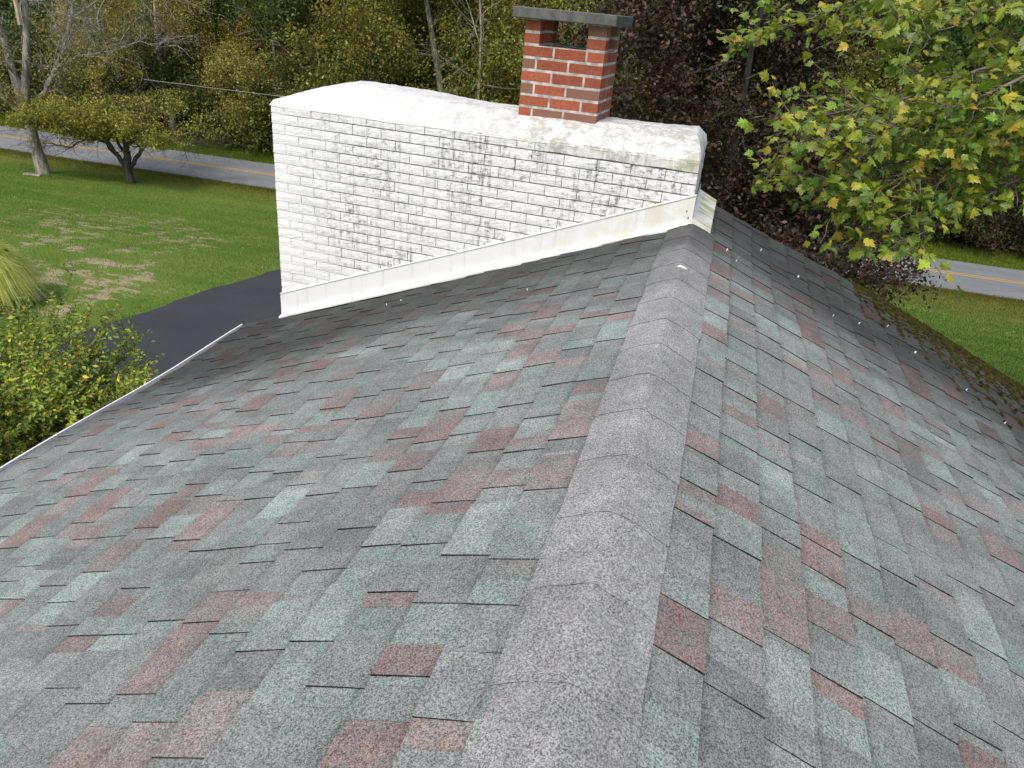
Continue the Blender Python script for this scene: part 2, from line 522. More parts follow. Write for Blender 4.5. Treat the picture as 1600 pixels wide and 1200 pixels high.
M_pole = bark_mat('weathered_pole', (0.14, 0.11, 0.09), (0.24, 0.20, 0.17), 5)
M_wire = plain_mat('pale_cable', (0.36, 0.38, 0.36), 0.6)
M_drop = plain_mat('bird_dropping', (0.74, 0.74, 0.72), 0.8, 0.1, 40)


# ------------------------------------------------------------------ ground, road, driveway
def gz(y):
    y = np.asarray(y, float)
    t = np.clip((y - 12) / 18.0, 0, 1); t = t * t * (3 - 2 * t)
    u = np.clip((y - 56) / 70.0, 0, 1); u = u * u * (3 - 2 * u)
    return -5.2 - 2.2 * t + 24.0 * u


xs = np.concatenate([np.linspace(-220, -62, 18), np.linspace(-60, 40, 126), np.linspace(44, 220, 18)])
ys = np.concatenate([np.linspace(-80, -6, 10), np.linspace(-4, 60, 129), np.linspace(64, 300, 30)])
GX, GY = np.meshgrid(xs, ys)
rg = np.random.default_rng(3)
GZ = gz(GY) + 0.035 * np.sin(GX * 0.7 + GY * 0.3) * np.clip((GY - 6) / 6, 0, 1) * (GY < 29)
GZ = GZ - 0.03 * ((GY > 29.4) & (GY < 37.5))
n_x = len(xs)
ii = (np.arange(len(ys) - 1)[:, None] * n_x + np.arange(n_x - 1)[None, :]).reshape(-1)
GF = np.stack([ii, ii + 1, ii + n_x + 1, ii + n_x], -1)
ground = put('ground', mesh_np('ground', np.stack([GX, GY, GZ], -1).reshape(-1, 3), [GF], smooth=True), M_ground)
tag(ground, kind='structure')


def ground_z(x, y):
    return gz(y) + 0.035 * np.sin(np.asarray(x) * 0.7 + np.asarray(y) * 0.3) * np.clip((np.asarray(y) - 6) / 6, 0, 1) * (np.asarray(y) < 29)


def road_y(x):          # centreline of the road
    return 33.35 + 0.028 * (np.asarray(x) + 15.0)


a = Acc()
rx = np.linspace(-170, 120, 291)
wn_ = 0.06 * np.sin(rx * 2.1) + 0.05 * np.sin(rx * 5.3 + 1)
wf_ = 0.06 * np.sin(rx * 1.7 + 2) + 0.05 * np.sin(rx * 4.9)
hw_n, hw_f = 2.55, 2.35
near = np.stack([rx, road_y(rx) - hw_n + wn_, np.full_like(rx, -7.385)], -1)
ctr = np.stack([rx, road_y(rx), np.full_like(rx, -7.350)], -1)
far = np.stack([rx, road_y(rx) + hw_f + wf_, np.full_like(rx, -7.385)], -1)
V = np.vstack([near, ctr, far]); n = len(rx); i = np.arange(n - 1)
a.add(V, [np.stack([i, i + 1, i + n + 1, i + n], -1), np.stack([i + n, i + n + 1, i + 2 * n + 1, i + 2 * n], -1)])
road = obj('road', a, M_road)
tag(road, kind='structure')
for off in (-0.12, 0.12):
    a = Acc()
    yy = road_y(rx) + off
    lo = np.stack([rx, yy - 0.055, np.full_like(rx, -7.350 - abs(off - 0.055) * 0.014 + 0.006)], -1)
    hi = np.stack([rx, yy + 0.055, np.full_like(rx, -7.350 - abs(off + 0.055) * 0.014 + 0.006)], -1)
    a.add(np.vstack([lo, hi]), [np.stack([i, i + 1, i + n + 1, i + n], -1)])
    obj('centre_line', a, M_yellow, road)

dl = np.array([(-14.5, 4.0), (-12.6, 7.5), (-11.35, 9.8), (-10.76, 11.57), (-10.48, 13.8), (-10.40, 16.7), (-10.5, 21.0), (-11.2, 26.0), (-13.2, 30.7)])
dr = np.array([(-11.8, 4.0), (-10.2, 7.0), (-9.2, 8.7), (-8.3, 9.75), (-7.3, 11.0), (-6.8, 15.0), (-6.9, 21.0), (-6.6, 26.0), (-4.6, 30.7)])


def resample(P, m):
    d = np.concatenate([[0], np.cumsum(np.linalg.norm(np.diff(P, axis=0), axis=1))]); d /= d[-1]
    t = np.linspace(0, 1, m)
    return np.stack([np.interp(t, d, P[:, k]) for k in range(P.shape[1])], -1)


m_ = 70
L_, R_ = resample(dl, m_), resample(dr, m_)
L_[:, 0] += 0.05 * np.sin(np.arange(m_) * 0.9) + 0.03 * np.sin(np.arange(m_) * 2.3)
rows = []
for q in np.linspace(0, 1, 7):
    P = L_ * (1 - q) + R_ * q
    rows.append(np.stack([P[:, 0], P[:, 1], ground_z(P[:, 0], P[:, 1]) + 0.02 + 0.03 * q * (1 - q) * 4], -1))
V = np.vstack(rows); F = []
for r_ in range(6):
    i = np.arange(m_ - 1) + r_ * m_
    F.append(np.stack([i, i + m_, i + m_ + 1, i + 1], -1))
a = Acc(); a.add(V, F)
drive = obj('driveway', a, M_drive, smooth=True)
tag(drive, kind='structure')

# ------------------------------------------------------------------ house
AL = R(22.2)
CA, SA = math.cos(AL), math.sin(AL)
EXP = 0.1412
SLEN = 3.53
HB = (0.0, 1.0, -5.2)
house = empty('house', HB, 'low gabled house under a weathered grey, green and red shingle roof', 'house')


def sag(side, s, y):
    s = np.asarray(s, float); y = np.asarray(y, float)
    w = np.clip(s / 0.5, 0, 1)
    return w * (0.008 * np.sin(1.9 * y + 1.3 * s + side) + 0.006 * np.sin(3.7 * y - 2.1 * s + 2 * side) + 0.006 * np.sin(2.7 * s + 0.6 * y) - 0.014 * np.exp(-((y - 3.9) / 0.5) ** 2 - ((s - 1.9) / 0.9) ** 2))


def rp(side, s, y, h):
    s = np.asarray(s, float); y = np.asarray(y, float); h = np.asarray(h, float) + sag(side, s, y)
    return np.stack([side * (s * CA + h * SA), y + 0 * s, -s * SA + h * CA], -1)


Y0, YL, YR = -3.2, 4.86, 5.64


def yend(side):
    return YL if side < 0 else YR


# deck under the shingles
a = Acc()
for side in (-1, 1):
    ye = yend(side) - 0.02
    for (h0, h1) in ((-0.05, -0.012),):
        s_ = np.linspace(0.0, SLEN - 0.015, 14); y_ = np.linspace(Y0 + 0.02, ye, 30)
        S, Y = np.meshgrid(s_, y_)
        T = rp(side, S, Y, h1).reshape(-1, 3); B = rp(side, S, Y, h0).reshape(-1, 3)
        ns = len(s_); ny = len(y_)
        ii = (np.arange(ny - 1)[:, None] * ns + np.arange(ns - 1)[None, :]).reshape(-1)
        Fq = np.stack([ii, ii + 1, ii + ns + 1, ii + ns], -1)
        if side < 0: Fq = Fq[:, ::-1]
        k = ns * ny
        e = []
        for q in range(ns - 1):
            e.append((q, q + 1, k + q + 1, k + q)); b0 = (ny - 1) * ns + q; e.append((b0, b0 + 1, k + b0 + 1, k + b0))
        for q in range(ny - 1):
            e.append((q * ns, (q + 1) * ns, k + (q + 1) * ns, k + q * ns)); b0 = q * ns + ns - 1; e.append((b0, b0 + ns, k + b0 + ns, k + b0))
        a.add(np.vstack([T, B]), [Fq, Fq[:, ::-1] + k, np.array(e)], np.array([0.05, 0.05, 0.05, 1]))
roof = obj('roof', a, M_slab, house)

GREY = [(0.205, 0.214, 0.209), (0.190, 0.202, 0.196), (0.218, 0.219, 0.216), (0.178, 0.188, 0.183)]
TEAL = [(0.196, 0.238, 0.222), (0.222, 0.268, 0.250), (0.184, 0.220, 0.206)]
RED = [(0.238, 0.172, 0.163), (0.242, 0.158, 0.147), (0.232, 0.186, 0.178)]
rr = random.Random(11)


def blend():
    q = rr.random()
    c = rr.choice(RED) if q < 0.19 else (rr.choice(TEAL) if q < 0.56 else rr.choice(GREY))
    f = rr.uniform(1.0, 1.24)
    return np.array([c[0] * f * 0.955, c[1] * f, c[2] * f * 0.965])


rngs = np.random.default_rng(5)
base_acc = Acc()
tabs = []           # (screen size, V, F, C)
cam_p = np.array(CAM)
MR = np.array([RIGHT, DOWN, FWD])


def project(P):
    c = (np.asarray(P) - cam_p) @ MR.T
    return np.stack([800 + 1169 * c[:, 0] / c[:, 2], 600 + 1169 * c[:, 1] / c[:, 2], c[:, 2]], -1)


def strip(side, s0, s1, ya, yb, h0, h1, c0, c1, thick, skew=0.0, ny=3, drop=0.0):
    """one piece of shingle: head at s0, butt at s1, from ya to yb; closed sides"""
    y_ = np.linspace(ya, yb, ny + 1)
    V = []; C = []
    for k, (s, h) in enumerate(((s0, h0), (0.5 * (s0 + s1), 0.5 * (h0 + h1)), (s1, h1))):
        for j, y in enumerate(y_):
            f = j / ny
            V.append(rp(side, s + (drop * math.sin(7 * y) if k == 2 else 0), y + skew * (s - s0), h))
            fr = (0.0, 0.5, 1.0)[k]
            C.append(list(c0 * (1 - f) + c1 * f) + [fr])
    V = np.array(V); n = ny + 1
    nb = len(V)
    down = np.array([side * SA, 0, CA]) * thick
    B = V - down
    C = np.array(C); C2 = C.copy(); C2[:, :3] = 0.012; C2[:, 3] = 1.0
    F = []
    for k in range(2):
        for j in range(ny):
            q = (k * n + j, k * n + j + 1, (k + 1) * n + j + 1, (k + 1) * n + j)
            F.append(q if side < 0 else q[::-1])
    ring = [0, n, 2 * n] + [2 * n + j for j in range(1, ny + 1)] + [2 * n - 1, n - 1]
    for p_, q_ in zip(ring[:-1], ring[1:]):
        q = (p_ + nb, q_ + nb, q_ + 2 * nb, p_ + 2 * nb)
        F.append(q if side < 0 else q[::-1])
    return np.vstack([V, V, B]), [np.array(F)], np.vstack([C, C2, C2])


NC = 25
for side in (-1, 1):
    ye = yend(side)
    for ci in range(NC):
        s0 = ci * EXP + 0.004 * math.sin(ci * 2.3 + side); s1 = min((ci + 1) * EXP + 0.004 * math.sin((ci + 1) * 2.3 + side), SLEN)
        if ci == NC - 1: s1 = SLEN + 0.005
        # lower ply, in blocks of different granules
        y = Y0 + rr.uniform(-0.2, 0.0)
        cprev = blend()
        while y < ye:
            y2 = min(y + rr.uniform(0.08, 0.24), ye)
            if y2 > Y0:
                ya = max(y, Y0)
                c = blend()
                c = c * 0.55 + cprev * 0.45 if rr.random() < 0.3 else c
                V, F, C = strip(side, max(s0 - 0.03, 0.004), s1, ya, y2 - 0.0006, 0.0, 0.005, c, c * rr.uniform(0.93, 1.07), 0.006, ny=2, drop=0.0008)
                C[:, 3] = np.where(C[:, 3] == 0, -0.15, C[:, 3])
                base_acc.add(V, F, C)
                cprev = c
            y = y2
        # dragon-tooth tabs laminated on top
        y = Y0 + rr.uniform(0.0, 0.3)
        while y < ye - 0.1:
            w = rr.choice((0.08, 0.11, 0.13, 0.15, 0.18, 0.22)) * rr.uniform(0.9, 1.1)
            y2 = min(y + w, ye)
            c0 = blend(); c1 = c0 * rr.uniform(0.92, 1.08)
            if rr.random() < 0.22: c1 = blend()
            th = rr.uniform(0.0038, 0.0060)
            V, F, C = strip(side, max(s0 - 0.02, 0.004), s1 + 0.0015, y, y2, th * 0.6, 0.005 + th, c0, c1, th * 0.95, skew=rr.uniform(-0.03, 0.03), ny=3, drop=0.0012)
            pr = project(V[:12])
            size = 0.0
            if pr[:, 2].min() > 0.2:
                u0, v0 = pr[:, 0].min(), pr[:, 1].min(); u1, v1 = pr[:, 0].max(), pr[:, 1].max()
                if u1 > 0 and u0 < 1600 and v1 > 0 and v0 < 1200 and s1 > 0.17:
                    size = (min(u1, 1600) - max(u0, 0)) * (min(v1, 1200) - max(v0, 0))
            tabs.append((size, V, F, C))
            y = y2 + (rr.uniform(0.06, 0.24) if rr.random() < 0.85 else 0.004)
tabs.sort(key=lambda t: -t[0])
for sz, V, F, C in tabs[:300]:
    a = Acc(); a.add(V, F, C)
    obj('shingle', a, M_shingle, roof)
a = Acc()
for sz, V, F, C in tabs[300:]:
    a.add(V, F, C)
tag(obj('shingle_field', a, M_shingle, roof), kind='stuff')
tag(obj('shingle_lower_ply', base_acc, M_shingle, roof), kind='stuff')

# ridge caps: bent strips lapping each other along the ridge
CAPC = np.array([0.290, 0.286, 0.282])
caps = []
y = Y0
edges = []
while y < 4.71:
    edges.append(y); y += rr.uniform(0.27, 0.29)
for q, ya in enumerate(edges):
    yb = min(ya + 0.31, 4.715)
    wl, wr = 0.147 + rr.uniform(-0.004, 0.006), 0.158 + rr.uniform(-0.004, 0.004)
    a = Acc()
    prof = np.array([-1, -.7, -.45, -.28, -.18, -.1, -.05, 0, .05, .1, .18, .28, .45, .7, 1.0])
    V = []; C = []
    cc = CAPC * rr.uniform(0.97, 1.03)
    ny = 4
    for j in range(ny + 1):
        f = j / ny
        yy = ya + (yb - ya) * f
        lift = 0.0185 - 0.0022 * f
        for t in prof:
            s = t * (wl if t < 0 else wr) + 0.002 * math.sin(yy * 21 + t)
            z = -math.sqrt(s * s + 0.014 ** 2) * math.tan(AL) + 0.014 * math.tan(AL) - 0.0065 * t ** 4
            jag = 0.003 * math.sin(t * 9 + q * 2.1) if j in (0,) else 0
            V.append((s * CA * 1.02, yy + jag, z + lift + 0.0006 * math.sin(17 * yy + 3 * t)))
            C.append(list(cc) + [1.0])
    V = np.array(V); n = len(prof); nb = len(V)
    B = V - np.array([0, 0, 0.0016])
    F = []
    for j in range(ny):
        for t in range(n - 1):
            F.append((j * n + t, j * n + t + 1, (j + 1) * n + t + 1, (j + 1) * n + t))
    ring = list(range(n)) + [j * n + n - 1 for j in range(1, ny + 1)] + [ny * n + t for t in range(n - 2, -1, -1)] + [j * n for j in range(ny - 1, -1, -1)]
    for p_, q_ in zip(ring[:-1], ring[1:]):
        F.append((p_ + nb, p_ + 2 * nb, q_ + 2 * nb, q_ + nb))
    C = np.array(C); C2 = C.copy(); C2[:, :3] *= 0.25
    a.add(np.vstack([V, V, B]), [np.array(F)], np.vstack([C, C2, C2]))
    o_ = obj('ridge_cap', a, M_shingle, house)
    o_.data.polygons.foreach_set('use_smooth', np.arange(len(o_.data.polygons)) < ny * (n - 1))

# eave trim on the left, matching one on the right, and the walls below
for side in (-1, 1):
    ye = 4.79 if side < 0 else YR - 0.02
    a = Acc()
    y_ = np.linspace(Y0, ye, 40)
    prof = [(SLEN - 0.03, -0.004), (SLEN + 0.010, -0.004), (SLEN + 0.012, -0.03), (SLEN + 0.004, -0.03), (SLEN + 0.002, -0.0105), (SLEN - 0.03, -0.0105)]
    V = np.vstack([rp(side, np.full_like(y_, s), y_, h) for s, h in prof]); n = len(y_); F = []
    for k in range(len(prof)):
        i = np.arange(n - 1) + k * n; j = np.arange(n - 1) + ((k + 1) % len(prof)) * n
        F.append(np.stack([i, i + 1, j + 1, j], -1))
    a.add(V, F)
    obj('drip_edge', a, M_trim, house)
    # narrow gutter lip in front of the drip edge
    a = Acc()
    gx = SLEN * CA + 0.034
    zt = -SLEN * SA + 0.006
    sg = np.array([rp(side, SLEN, yy, 0)[2] + SLEN * SA for yy in y_])
    prof = [(gx, zt), (gx + 0.011, zt), (gx + 0.011, zt - 0.13), (gx - 0.05, zt - 0.14), (gx - 0.05, zt - 0.13), (gx, zt - 0.125)]
    V = np.vstack([np.stack([np.full_like(y_, side * px), y_, pz + sg], -1) for px, pz in prof]); F = []
    for k in range(len(prof)):
        i = np.arange(n - 1) + k * n; j = np.arange(n - 1) + ((k + 1) % len(prof)) * n
        F.append(np.stack([i, i + 1, j + 1, j], -1))
    a.add(V, F)
    obj('gutter', a, M_trim, house)
    a = Acc()
    box(a, (min(side * 3.16, side * 3.195), Y0 + 0.03, -1.52), (max(side * 3.16, side * 3.195), ye, -1.36))
    obj('fascia', a, M_trim, house)
a = Acc()
hx = 2.88
a.add([(-hx, Y0 + 0.25, -5.3), (hx, Y0 + 0.25, -5.3), (hx, Y0 + 0.25, -1.30), (0, Y0 + 0.25, -0.12), (-hx, Y0 + 0.25, -1.30),
       (-hx, 4.76, -5.3), (hx, 4.76, -5.3), (hx, 4.76, -1.30), (0, 4.76, -0.12), (-hx, 4.76, -1.30)],
      [[(0, 1, 2, 3, 4), (9, 8, 7, 6, 5)], [(0, 4, 9, 5), (1, 6, 7, 2)]])
obj('wall', a, M_siding, house)
# rake boards on the right slope's end
a = Acc()
P = [rp(1, s, YR - 0.03, h) for s in (0.1, SLEN - 0.02) for h in (-0.17, -0.055)]
V = P + [p + np.array([0, 0.025, 0]) for p in P]
a.add(V, [[(0, 1, 3, 2), (4, 6, 7, 5), (0, 4, 5, 1), (2, 3, 7, 6), (1, 5, 7, 3), (0, 2, 6, 4)]])
obj('rake_board', a, M_trim, house)

# moss along the right-hand rake
rm = np.random.default_rng(21)
a = Acc()
oct_v = np.array([(1, 0, 0), (0.3, 0.95, 0), (-0.8, 0.59, 0), (-0.8, -0.59, 0), (0.3, -0.95, 0), (0, 0, 1), (0.65, 0.2, 0.7), (-0.4, 0.5, 0.75), (-0.3, -0.6, 0.7)])
oct_f = np.array([(0, 1, 6), (1, 7, 6), (1, 2, 7), (2, 3, 8), (2, 8, 7), (3, 4, 8), (4, 0, 8), (0, 6, 8), (6, 7, 5), (7, 8, 5), (8, 6, 5)])


def moss_at(s, y, r, hh):
    base = rp(1, s, y, 0.004)
    v = oct_v * np.array([1, 1, hh]) * r * rm.uniform(0.7, 1.3, (9, 1))
    an = rm.uniform(0, 6.28); v = v @ np.array([[math.cos(an), math.sin(an), 0], [-math.sin(an), math.cos(an), 0], [0, 0, 1]])
    w = base + v[:, :1] * np.array([CA, 0, -SA]) + v[:, 1:2] * np.array([0, 1, 0]) + v[:, 2:] * np.array([SA, 0, CA])
    c = np.array([(0.040, 0.042, 0.012), (0.066, 0.046, 0.018), (0.024, 0.021, 0.010), (0.062, 0.068, 0.015)][rm.integers(4)]) * rm.uniform(0.4, 1.0)
    a.add(w, oct_f, c)


for _ in range(15000):
    s = rm.uniform(1.25, SLEN)
    thick = np.clip((s - 1.2) / 1.0, 0.1, 1.0)
    dist = rm.exponential(0.07 + 0.17 * thick)
    y = YR - dist
    if y < 4.3: continue
    solid = dist < 0.05 + 0.26 * thick * (0.5 + 0.5 * math.sin(s * 9) ** 2)
    if not solid and rm.random() < 0.72:
        ci = round(s / EXP); s = ci * EXP + rm.normal() * 0.006
        if s > SLEN: continue
    moss_at(s, y, rm.uniform(0.006, 0.021), 0.6)
for _ in range(2200):
    ci = rm.integers(6, 25); s = ci * EXP + rm.normal() * 0.004; y = rm.uniform(4.3, 5.5)
    if rm.random() < (y - 4.0) / 1.6 * (s / 3.2): moss_at(min(s, SLEN), y, rm.uniform(0.003, 0.008), 0.7)
tag(obj('moss', a, M_moss, roof), 'brown green moss thick along the far rake of the right slope', kind='stuff')

# bird droppings and paint flecks
a = Acc()


def fleck(side, s, y, r):
    k = 9; an = np.arange(k) * 2 * math.pi / k
    rad = r * rm.uniform(0.10, 0.50, k)
    base = rp(side, s, y, 0.016)
    P = base + (rad * np.cos(an))[:, None] * np.array([side * CA, 0, -SA]) * 1.6 + (rad * np.sin(an))[:, None] * np.array([0, 1, 0])
    up = np.array([side * SA, 0, CA]) * 0.003
    V = np.vstack([P, P * 0.6 + base * 0.4 + up, P - up * 4])
    i = np.arange(k); j = (i + 1) % k
    a.add(V, [np.stack([i, j, j + k, i + k], -1), np.array([list(range(k, 2 * k))]), np.stack([i + 2 * k, j + 2 * k, j, i], -1)])


for (s, y, r) in ((0.78, 5.0, 0.008), (1.2, 4.75, 0.007), (1.45, 5.05, 0.006), (1.6, 4.8, 0.008), (0.25, 4.6, 0.007), (0.32, 4.5, 0.004), (0.5, 5.1, 0.006), (1.9, 4.6, 0.009), (1.0, 4.6, 0.004), (2.1, 4.4, 0.005)):
    fleck(1, s, y, r)
for (s, y, r) in ((2.05, 4.42, 0.007), (1.95, 4.45, 0.005), (0.9, 4.0, 0.004)):
    fleck(-1, s, y, r)
tag(obj('bird_droppings', a, M_drop, roof), kind='stuff')
a = Acc()
k = 12; an = np.arange(k) * 2 * math.pi / k
rad = 0.016 * np.array([1.7, 1.0, 0.5, 0.45, 0.5, 1.1, 1.6, 1.0, 0.7, 0.6, 0.75, 1.0])
cz = 0.0205
P = np.stack([0.008 + rad * np.cos(an), 3.74 + rad * np.sin(an) * 1.3, np.full(k, cz)], -1)
P[:, 2] -= np.abs(P[:, 0]) * 0.28
V = np.vstack([P, P * 0.7 + np.array([0.008, 3.74, cz]) * 0.3 + np.array([0, 0, 0.003]), P - np.array([0, 0, 0.012])])
i = np.arange(k); j = (i + 1) % k
a.add(V, [np.stack([i, j, j + k, i + k], -1), np.array([list(range(k, 2 * k))]), np.stack([i + 2 * k, j + 2 * k, j, i], -1)])
obj('ridge_splat', a, M_drop, house)

# ------------------------------------------------------------------ white brick wall with mortar cap
WY = R(-2.82357)
TW = np.array([math.cos(WY), math.sin(WY), 0.0])     # along the wall (towards +x)
NW = np.array([-math.sin(WY), math.cos(WY), 0.0])    # into the wall
P0 = np.array([0.0, 4.70761, 0.0])
SLFT, SRGT, TW_T = -2.978, -0.022, 0.92
WTOP = 0.376


def wp(s, d, z):
    s = np.asarray(s, float); d = np.asarray(d, float); z = np.asarray(z, float)
    return P0 + s[..., None] * TW + d[..., None] * NW + z[..., None] * np.array([0, 0, 1.0])


wall_loc = tuple(wp(-1.5, 0.45, -5.2))
bwall = empty('brick_wall', wall_loc, 'broad white painted brick wall with mortar cap rising at the end of the roof', 'wall')
# right end runs parallel to the ridge
END_DIR = np.array([0.0, 1.0, 0.0])


def end_s(d):       # s of the right end at depth d
    return SRGT - d * 0.0493 * 1.0


a = Acc()
ins = 0.0045
c4 = [wp(np.array(SLFT + ins), np.array(ins), np.array(0.0)), wp(np.array(SRGT - ins), np.array(ins), np.array(0.0)),
      wp(np.array(end_s(TW_T) - ins), np.array(TW_T), np.array(0.0)), wp(np.array(SLFT + ins), np.array(TW_T), np.array(0.0))]
V = [np.array([p[0], p[1], -5.25]) for p in c4] + [np.array([p[0], p[1], WTOP - 0.03]) for p in c4]
a.add(V, [[(0, 3, 2, 1), (4, 5, 6, 7), (0, 1, 5, 4), (1, 2, 6, 5), (2, 3, 7, 6), (3, 0, 4, 7)]])
obj('mortar', a, M_joint, bwall)

BW, BH, JH = 0.2127, 0.0677, 0.0072


def rock_brick(L, H, D, seed):
    """split-face brick: front at d=0 facing -d, rough; local x along, y into wall, z up"""
    rg_ = np.random.default_rng(seed)
    nx, nz = max(3, int(L / 0.024)), 4
    X = np.linspace(-L / 2, L / 2, nx + 1); Z = np.linspace(-H / 2, H / 2, nz + 1)
    V = []
    ridge = [rg_.uniform(-0.6, 0.6) for _ in range(nx + 1)]
    for iz, z in enumerate(Z):
        for ix, x in enumerate(X):
            edge = (iz in (0, nz)) or (ix in (0, nx))
            q = z / (H / 2)
            bul = 0.0 if edge else -0.0014 - 0.0020 * math.exp(-((q - ridge[ix] * 0.5) / 0.35) ** 2) * rg_.uniform(0.5, 1.2)
            V.append((x + (0 if edge else rg_.normal() * 0.002), bul + (rg_.uniform(-0.002, 0.001) if edge else 0), z + (rg_.normal() * 0.0012 if not edge else 0)))
    n = nx + 1
    F = []
    for iz in range(nz):
        for ix in range(nx):
            F.append((iz * n + ix, iz * n + ix + 1, (iz + 1) * n + ix + 1, (iz + 1) * n + ix))
    ring = list(range(n)) + [k * n + nx for k in range(1, nz + 1)] + [nz * n + k for k in range(nx - 1, -1, -1)] + [k * n for k in range(nz - 1, 0, -1)]
    nb = len(V)
    for r_ in ring: V.append((V[r_][0], D, V[r_][2]))
    m = len(ring)
    for k in range(m):
        F.append((ring[k], nb + k, nb + (k + 1) % m, ring[(k + 1) % m]))
    return mesh_np('brick', np.array(V), [np.array(F)], smooth=False)


JV = 0.0045
variants = [rock_brick(BW - JV, BH - JH, 0.05, 40 + k) for k in range(10)]
rb = random.Random(5)


def brick_at(me, s, d, z, rot, mat):
    o = bpy.data.objects.new('brick', me)
    if not me.materials: me.materials.append(mat)
    col0.objects.link(o); o.parent = bwall
    p = wp(np.array(s), np.array(d), np.array(z)) - np.array(wall_loc)
    o.location = p + NW * rb.uniform(-0.0015, 0.0015)
    o.rotation_euler = (rb.uniform(-0.006, 0.006), rb.uniform(-0.004, 0.004), rot)
    return o


def roof_line(s):      # height of the left slope where it meets the wall
    return s * math.tan(AL) if s < 0 else -s * math.tan(AL)


nb_ = 0
row = 0
z = WTOP
while z > -1.35:
    zc = z - BH / 2
    s = SRGT if row % 2 == 1 else SRGT - BW / 2 + 0.004
    joints = []
    starts = []
    cur = SLFT
    first = BW if row % 2 else BW / 2
    x0 = SLFT
    L = first
    while x0 < SRGT - 0.03:
        x1 = min(x0 + L, SRGT)
        if SRGT - x1 < 0.04: x1 = SRGT
        wlen = x1 - x0
        sc_ = (x0 + x1) / 2
        if zc + BH / 2 > roof_line(x1) - 0.02 and not (row == 0 and x0 > -0.98):
            if abs(wlen - BW) < 0.004: me = rb.choice(variants)
            else: me = rock_brick(wlen - JV, BH - JH, 0.05, 900 + nb_)
            brick_at(me, sc_, 0.0, zc, WY, M_white); nb_ += 1
        x0 = x1; L = BW
    # the short end of the wall, facing +x
    y0 = 0.0; L = BW / 2 if row % 2 else BW
    while y0 < TW_T - 0.03:
        y1 = min(y0 + L, TW_T)
        if TW_T - y1 < 0.04: y1 = TW_T
        if zc > -0.10 and row > 0:
            ylen = y1 - y0
            me = rock_brick(ylen - JH, BH - JH, 0.006, 2000 + nb_)
            dd = (y0 + y1) / 2
            brick_at(me, end_s(dd) + 0.000, dd, zc, R(90), M_white); nb_ += 1
        y0 = y1; L = BW
    z -= BH; row += 1

# smooth mortar band under the cap at the ridge end
a = Acc()
nx = 24
S = np.linspace(-0.985, SRGT, nx)
prof = [(0.012, WTOP + 0.01), (-0.003, WTOP + 0.006), (-0.0045, WTOP - 0.02), (-0.003, WTOP - BH + 0.006), (0.012, WTOP - BH + 0.004)]
V = []
for k, (d, z) in enumerate(prof):
    for q, s in enumerate(S):
        V.append(wp(np.array(s), np.array(d + 0.002 * math.sin(s * 31 + k)), np.array(z + 0.0025 * math.sin(s * 19 + k * 2))))
F = []
for k in range(len(prof) - 1):
    i = np.arange(nx - 1) + k * nx
    F.append(np.stack([i, i + nx, i + nx + 1, i + 1], -1))
F.append(np.array([[0, nx, 2 * nx, 3 * nx, 4 * nx], [nx - 1 + 4 * nx, nx - 1 + 3 * nx, nx - 1 + 2 * nx, nx - 1 + nx, nx - 1]]))
a.add(V, F)
obj('mortar_band', a, M_cap, bwall)

# mortar cap: a hand-trowelled wash, hipped at both ends
nx, nd = 120, 34
rc = np.random.default_rng(8)


def lowfreq(x, y, seed, f=1.0):
    r_ = np.random.default_rng(seed); o = 0
    for k in range(7):
        fx, fy = r_.normal(size=2) * f * (1 + k * 0.6); o = o + np.sin(fx * x + fy * y + r_.uniform(0, 6.28)) / (1 + 0.5 * k)
    return o


U = np.linspace(0, 1, nx + 1); U = 0.5 - 0.5 * np.cos(U * math.pi) * 0.35 - 0.5 * (1 - 2 * U) * 0.65
D = np.linspace(0, 1, nd + 1)
DD, UU = np.meshgrid(D, U)
dep = -0.006 + DD * (TW_T + 0.012)
sl = SLFT - 0.008
sr = SRGT - 0.0493 * np.clip(dep, 0, None) + 0.004
SS = sl + UU * (sr - sl)
inF = dep + 0.006; inB = TW_T + 0.006 - dep
inL = SS - sl; inR = sr - SS


def rise(t, w):
    q = np.clip(t / w, 0, 1); return 1 - (1 - q) ** 1.32


top = 0.118 + 0.018 * np.sin(SS * 2.2 + 1.0) - 0.018 * np.exp(-((SS + 0.4) / 0.35) ** 2)
front_w = 0.30
hgt = np.minimum(np.minimum(rise(inF, front_w) * top, rise(inB, 0.30) * top), np.minimum(rise(inL, 0.46) * (top + 0.006), 0.012 * (inR > 0.0) + rise(inR, 0.075) * (top - 0.005)))
hgt = hgt + (0.0030 * lowfreq(SS, dep, 4, 5.0) + 0.0016 * lowfreq(SS, dep, 14, 17.0)) * np.clip(hgt / 0.03, 0, 1)
skirt = 0.004 * lowfreq(SS, dep, 5, 12)
ZT = WTOP + 0.012 + hgt
edge = (DD == 0) | (DD == 1) | (UU == 0) | (UU == 1)
ZT = np.where(edge, WTOP - 0.018 + np.where(SS > -1.0, 0.008, 0.45 * skirt), ZT)
Vt = wp(SS, dep + np.where(edge, 0, 0.002 * lowfreq(SS, dep, 9, 14)), ZT).reshape(-1, 3)
n = nd + 1
ii = (np.arange(nx)[:, None] * n + np.arange(nd)[None, :]).reshape(-1)
F = [np.stack([ii, ii + n, ii + n + 1, ii + 1], -1)]
# underside
ring = [k * n for k in range(nx + 1)] + [nx * n + k for k in range(1, nd + 1)] + [k * n + nd for k in range(nx - 1, -1, -1)] + [k for k in range(nd - 1, 0, -1)]
a = Acc(); a.add(Vt, F)
obj('mortar_cap', a, M_cap, bwall, smooth=True)

# metal flashing at the foot of the wall, its returned top lip and the flange on the shingles
a = Acc()
S = np.linspace(SLFT - 0.004, SRGT + 0.016, 40)
wave = 0.0015 * np.sin(S * 9)


